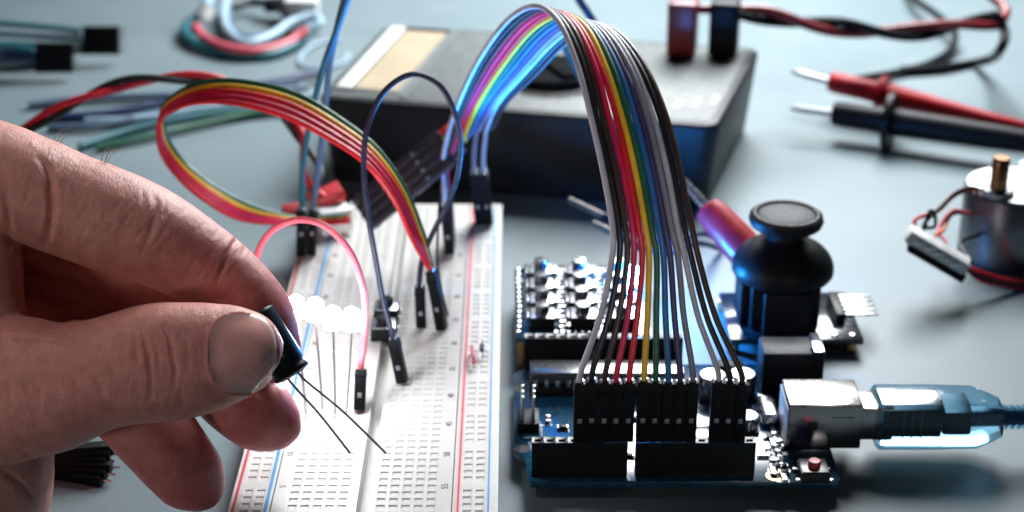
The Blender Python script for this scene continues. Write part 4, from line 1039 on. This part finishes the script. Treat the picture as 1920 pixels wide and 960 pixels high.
# fine hairs on the back of the hand
m = MB(); rh = random.Random(5)
for k in range(95):
    px = rh.uniform(60, 200); py = 232+(px-60)*.44+rh.uniform(2, 14)
    h, nn = onh2(px, py)
    if h is None: continue
    up = (nn+V((rh.uniform(-.3, .5), rh.uniform(-.4, .2), rh.uniform(.3, .8)))).normalized(); L_ = rh.uniform(.18, .42)
    m.tube([h-nn*.02, h+up*L_*.4, h+up*L_*.75+V((.05, 0, .0)), h+up*L_*.9+V((.13, 0, -.02))], [.009, .008, .006, .003], 5)
part('hair', m, pm('pale_hair', (.45, .38, .32), .4), ho)

# ------------------------------------------------------------------ light
w = bpy.data.worlds.new('World'); SC.world = w; w.use_nodes = True
bg = w.node_tree.nodes['Background']; bg.inputs[0].default_value = (.55, .84, 1.0, 1); bg.inputs[1].default_value = .022
def area(name, loc, target, sx, sy, power, col):
    ld = bpy.data.lights.new(name, 'AREA'); ld.shape = 'RECTANGLE'; ld.size = sx; ld.size_y = sy; ld.energy = power; ld.color = col
    o = bpy.data.objects.new(name, ld); COL.objects.link(o); o.location = loc
    d = V(target)-V(loc); o.rotation_euler = d.to_track_quat('-Z', 'Y').to_euler(); return o
area('window_light', (11, 72, 30), (2, 46, 0), 21, 26, 54000, (.95, .985, 1.0))
area('back_sheen_fill', (10, 125, 34), (4, 60, 8), 100, 44, 4000, (.90, .97, 1.0))  # added fill far behind, puts a soft sheen on the back of the table
sl = bpy.data.lights.new('hand_fill', 'SPOT'); sl.energy = 18000; sl.color = (1.0, .88, .86); sl.spot_size = R(21); sl.spot_blend = .7; sl.shadow_soft_size = 2  # added spot that brightens the hand alone, no real fixture
so = bpy.data.objects.new('hand_fill', sl); COL.objects.link(so); so.location = (-27, 20, 44)
so.rotation_euler = (V((-9, 29, 4.5))-so.location).to_track_quat('-Z', 'Y').to_euler()

sl = bpy.data.lights.new('ribbon_fill', 'SPOT'); sl.energy = 36000; sl.color = (1.0, .94, .92); sl.spot_size = R(16); sl.spot_blend = 1; sl.shadow_soft_size = 4  # unseen fill spot added to brighten the front of the ribbon
so = bpy.data.objects.new('ribbon_fill', sl); COL.objects.link(so); so.location = (15, -13, 16)
so.rotation_euler = (V((2.6, 34, 6.4))-so.location).to_track_quat('-Z', 'Y').to_euler()
sl = bpy.data.lights.new('thumb_fill', 'SPOT'); sl.energy = 14500; sl.color = (1.0, .86, .82); sl.spot_size = R(24); sl.spot_blend = .9; sl.shadow_soft_size = 4  # low fill spot added to light the thumb and its nail
so = bpy.data.objects.new('thumb_fill', sl); COL.objects.link(so); so.location = (-38, -8, 9)
so.rotation_euler = (V((-7, 28.5, 4.6))-so.location).to_track_quat('-Z', 'Y').to_euler()
SC.view_settings.view_transform = 'Standard'; SC.view_settings.look = 'None'; SC.view_settings.exposure = 0; SC.view_settings.gamma = 1
SC.render.engine = 'CYCLES'; SC.cycles.use_denoising = True
SC.cycles.sample_clamp_indirect = 6; SC.cycles.sample_clamp_direct = 0
SC.cycles.max_bounces = 8; SC.cycles.transmission_bounces = 8; SC.cycles.caustics_reflective = False; SC.cycles.caustics_refractive = False
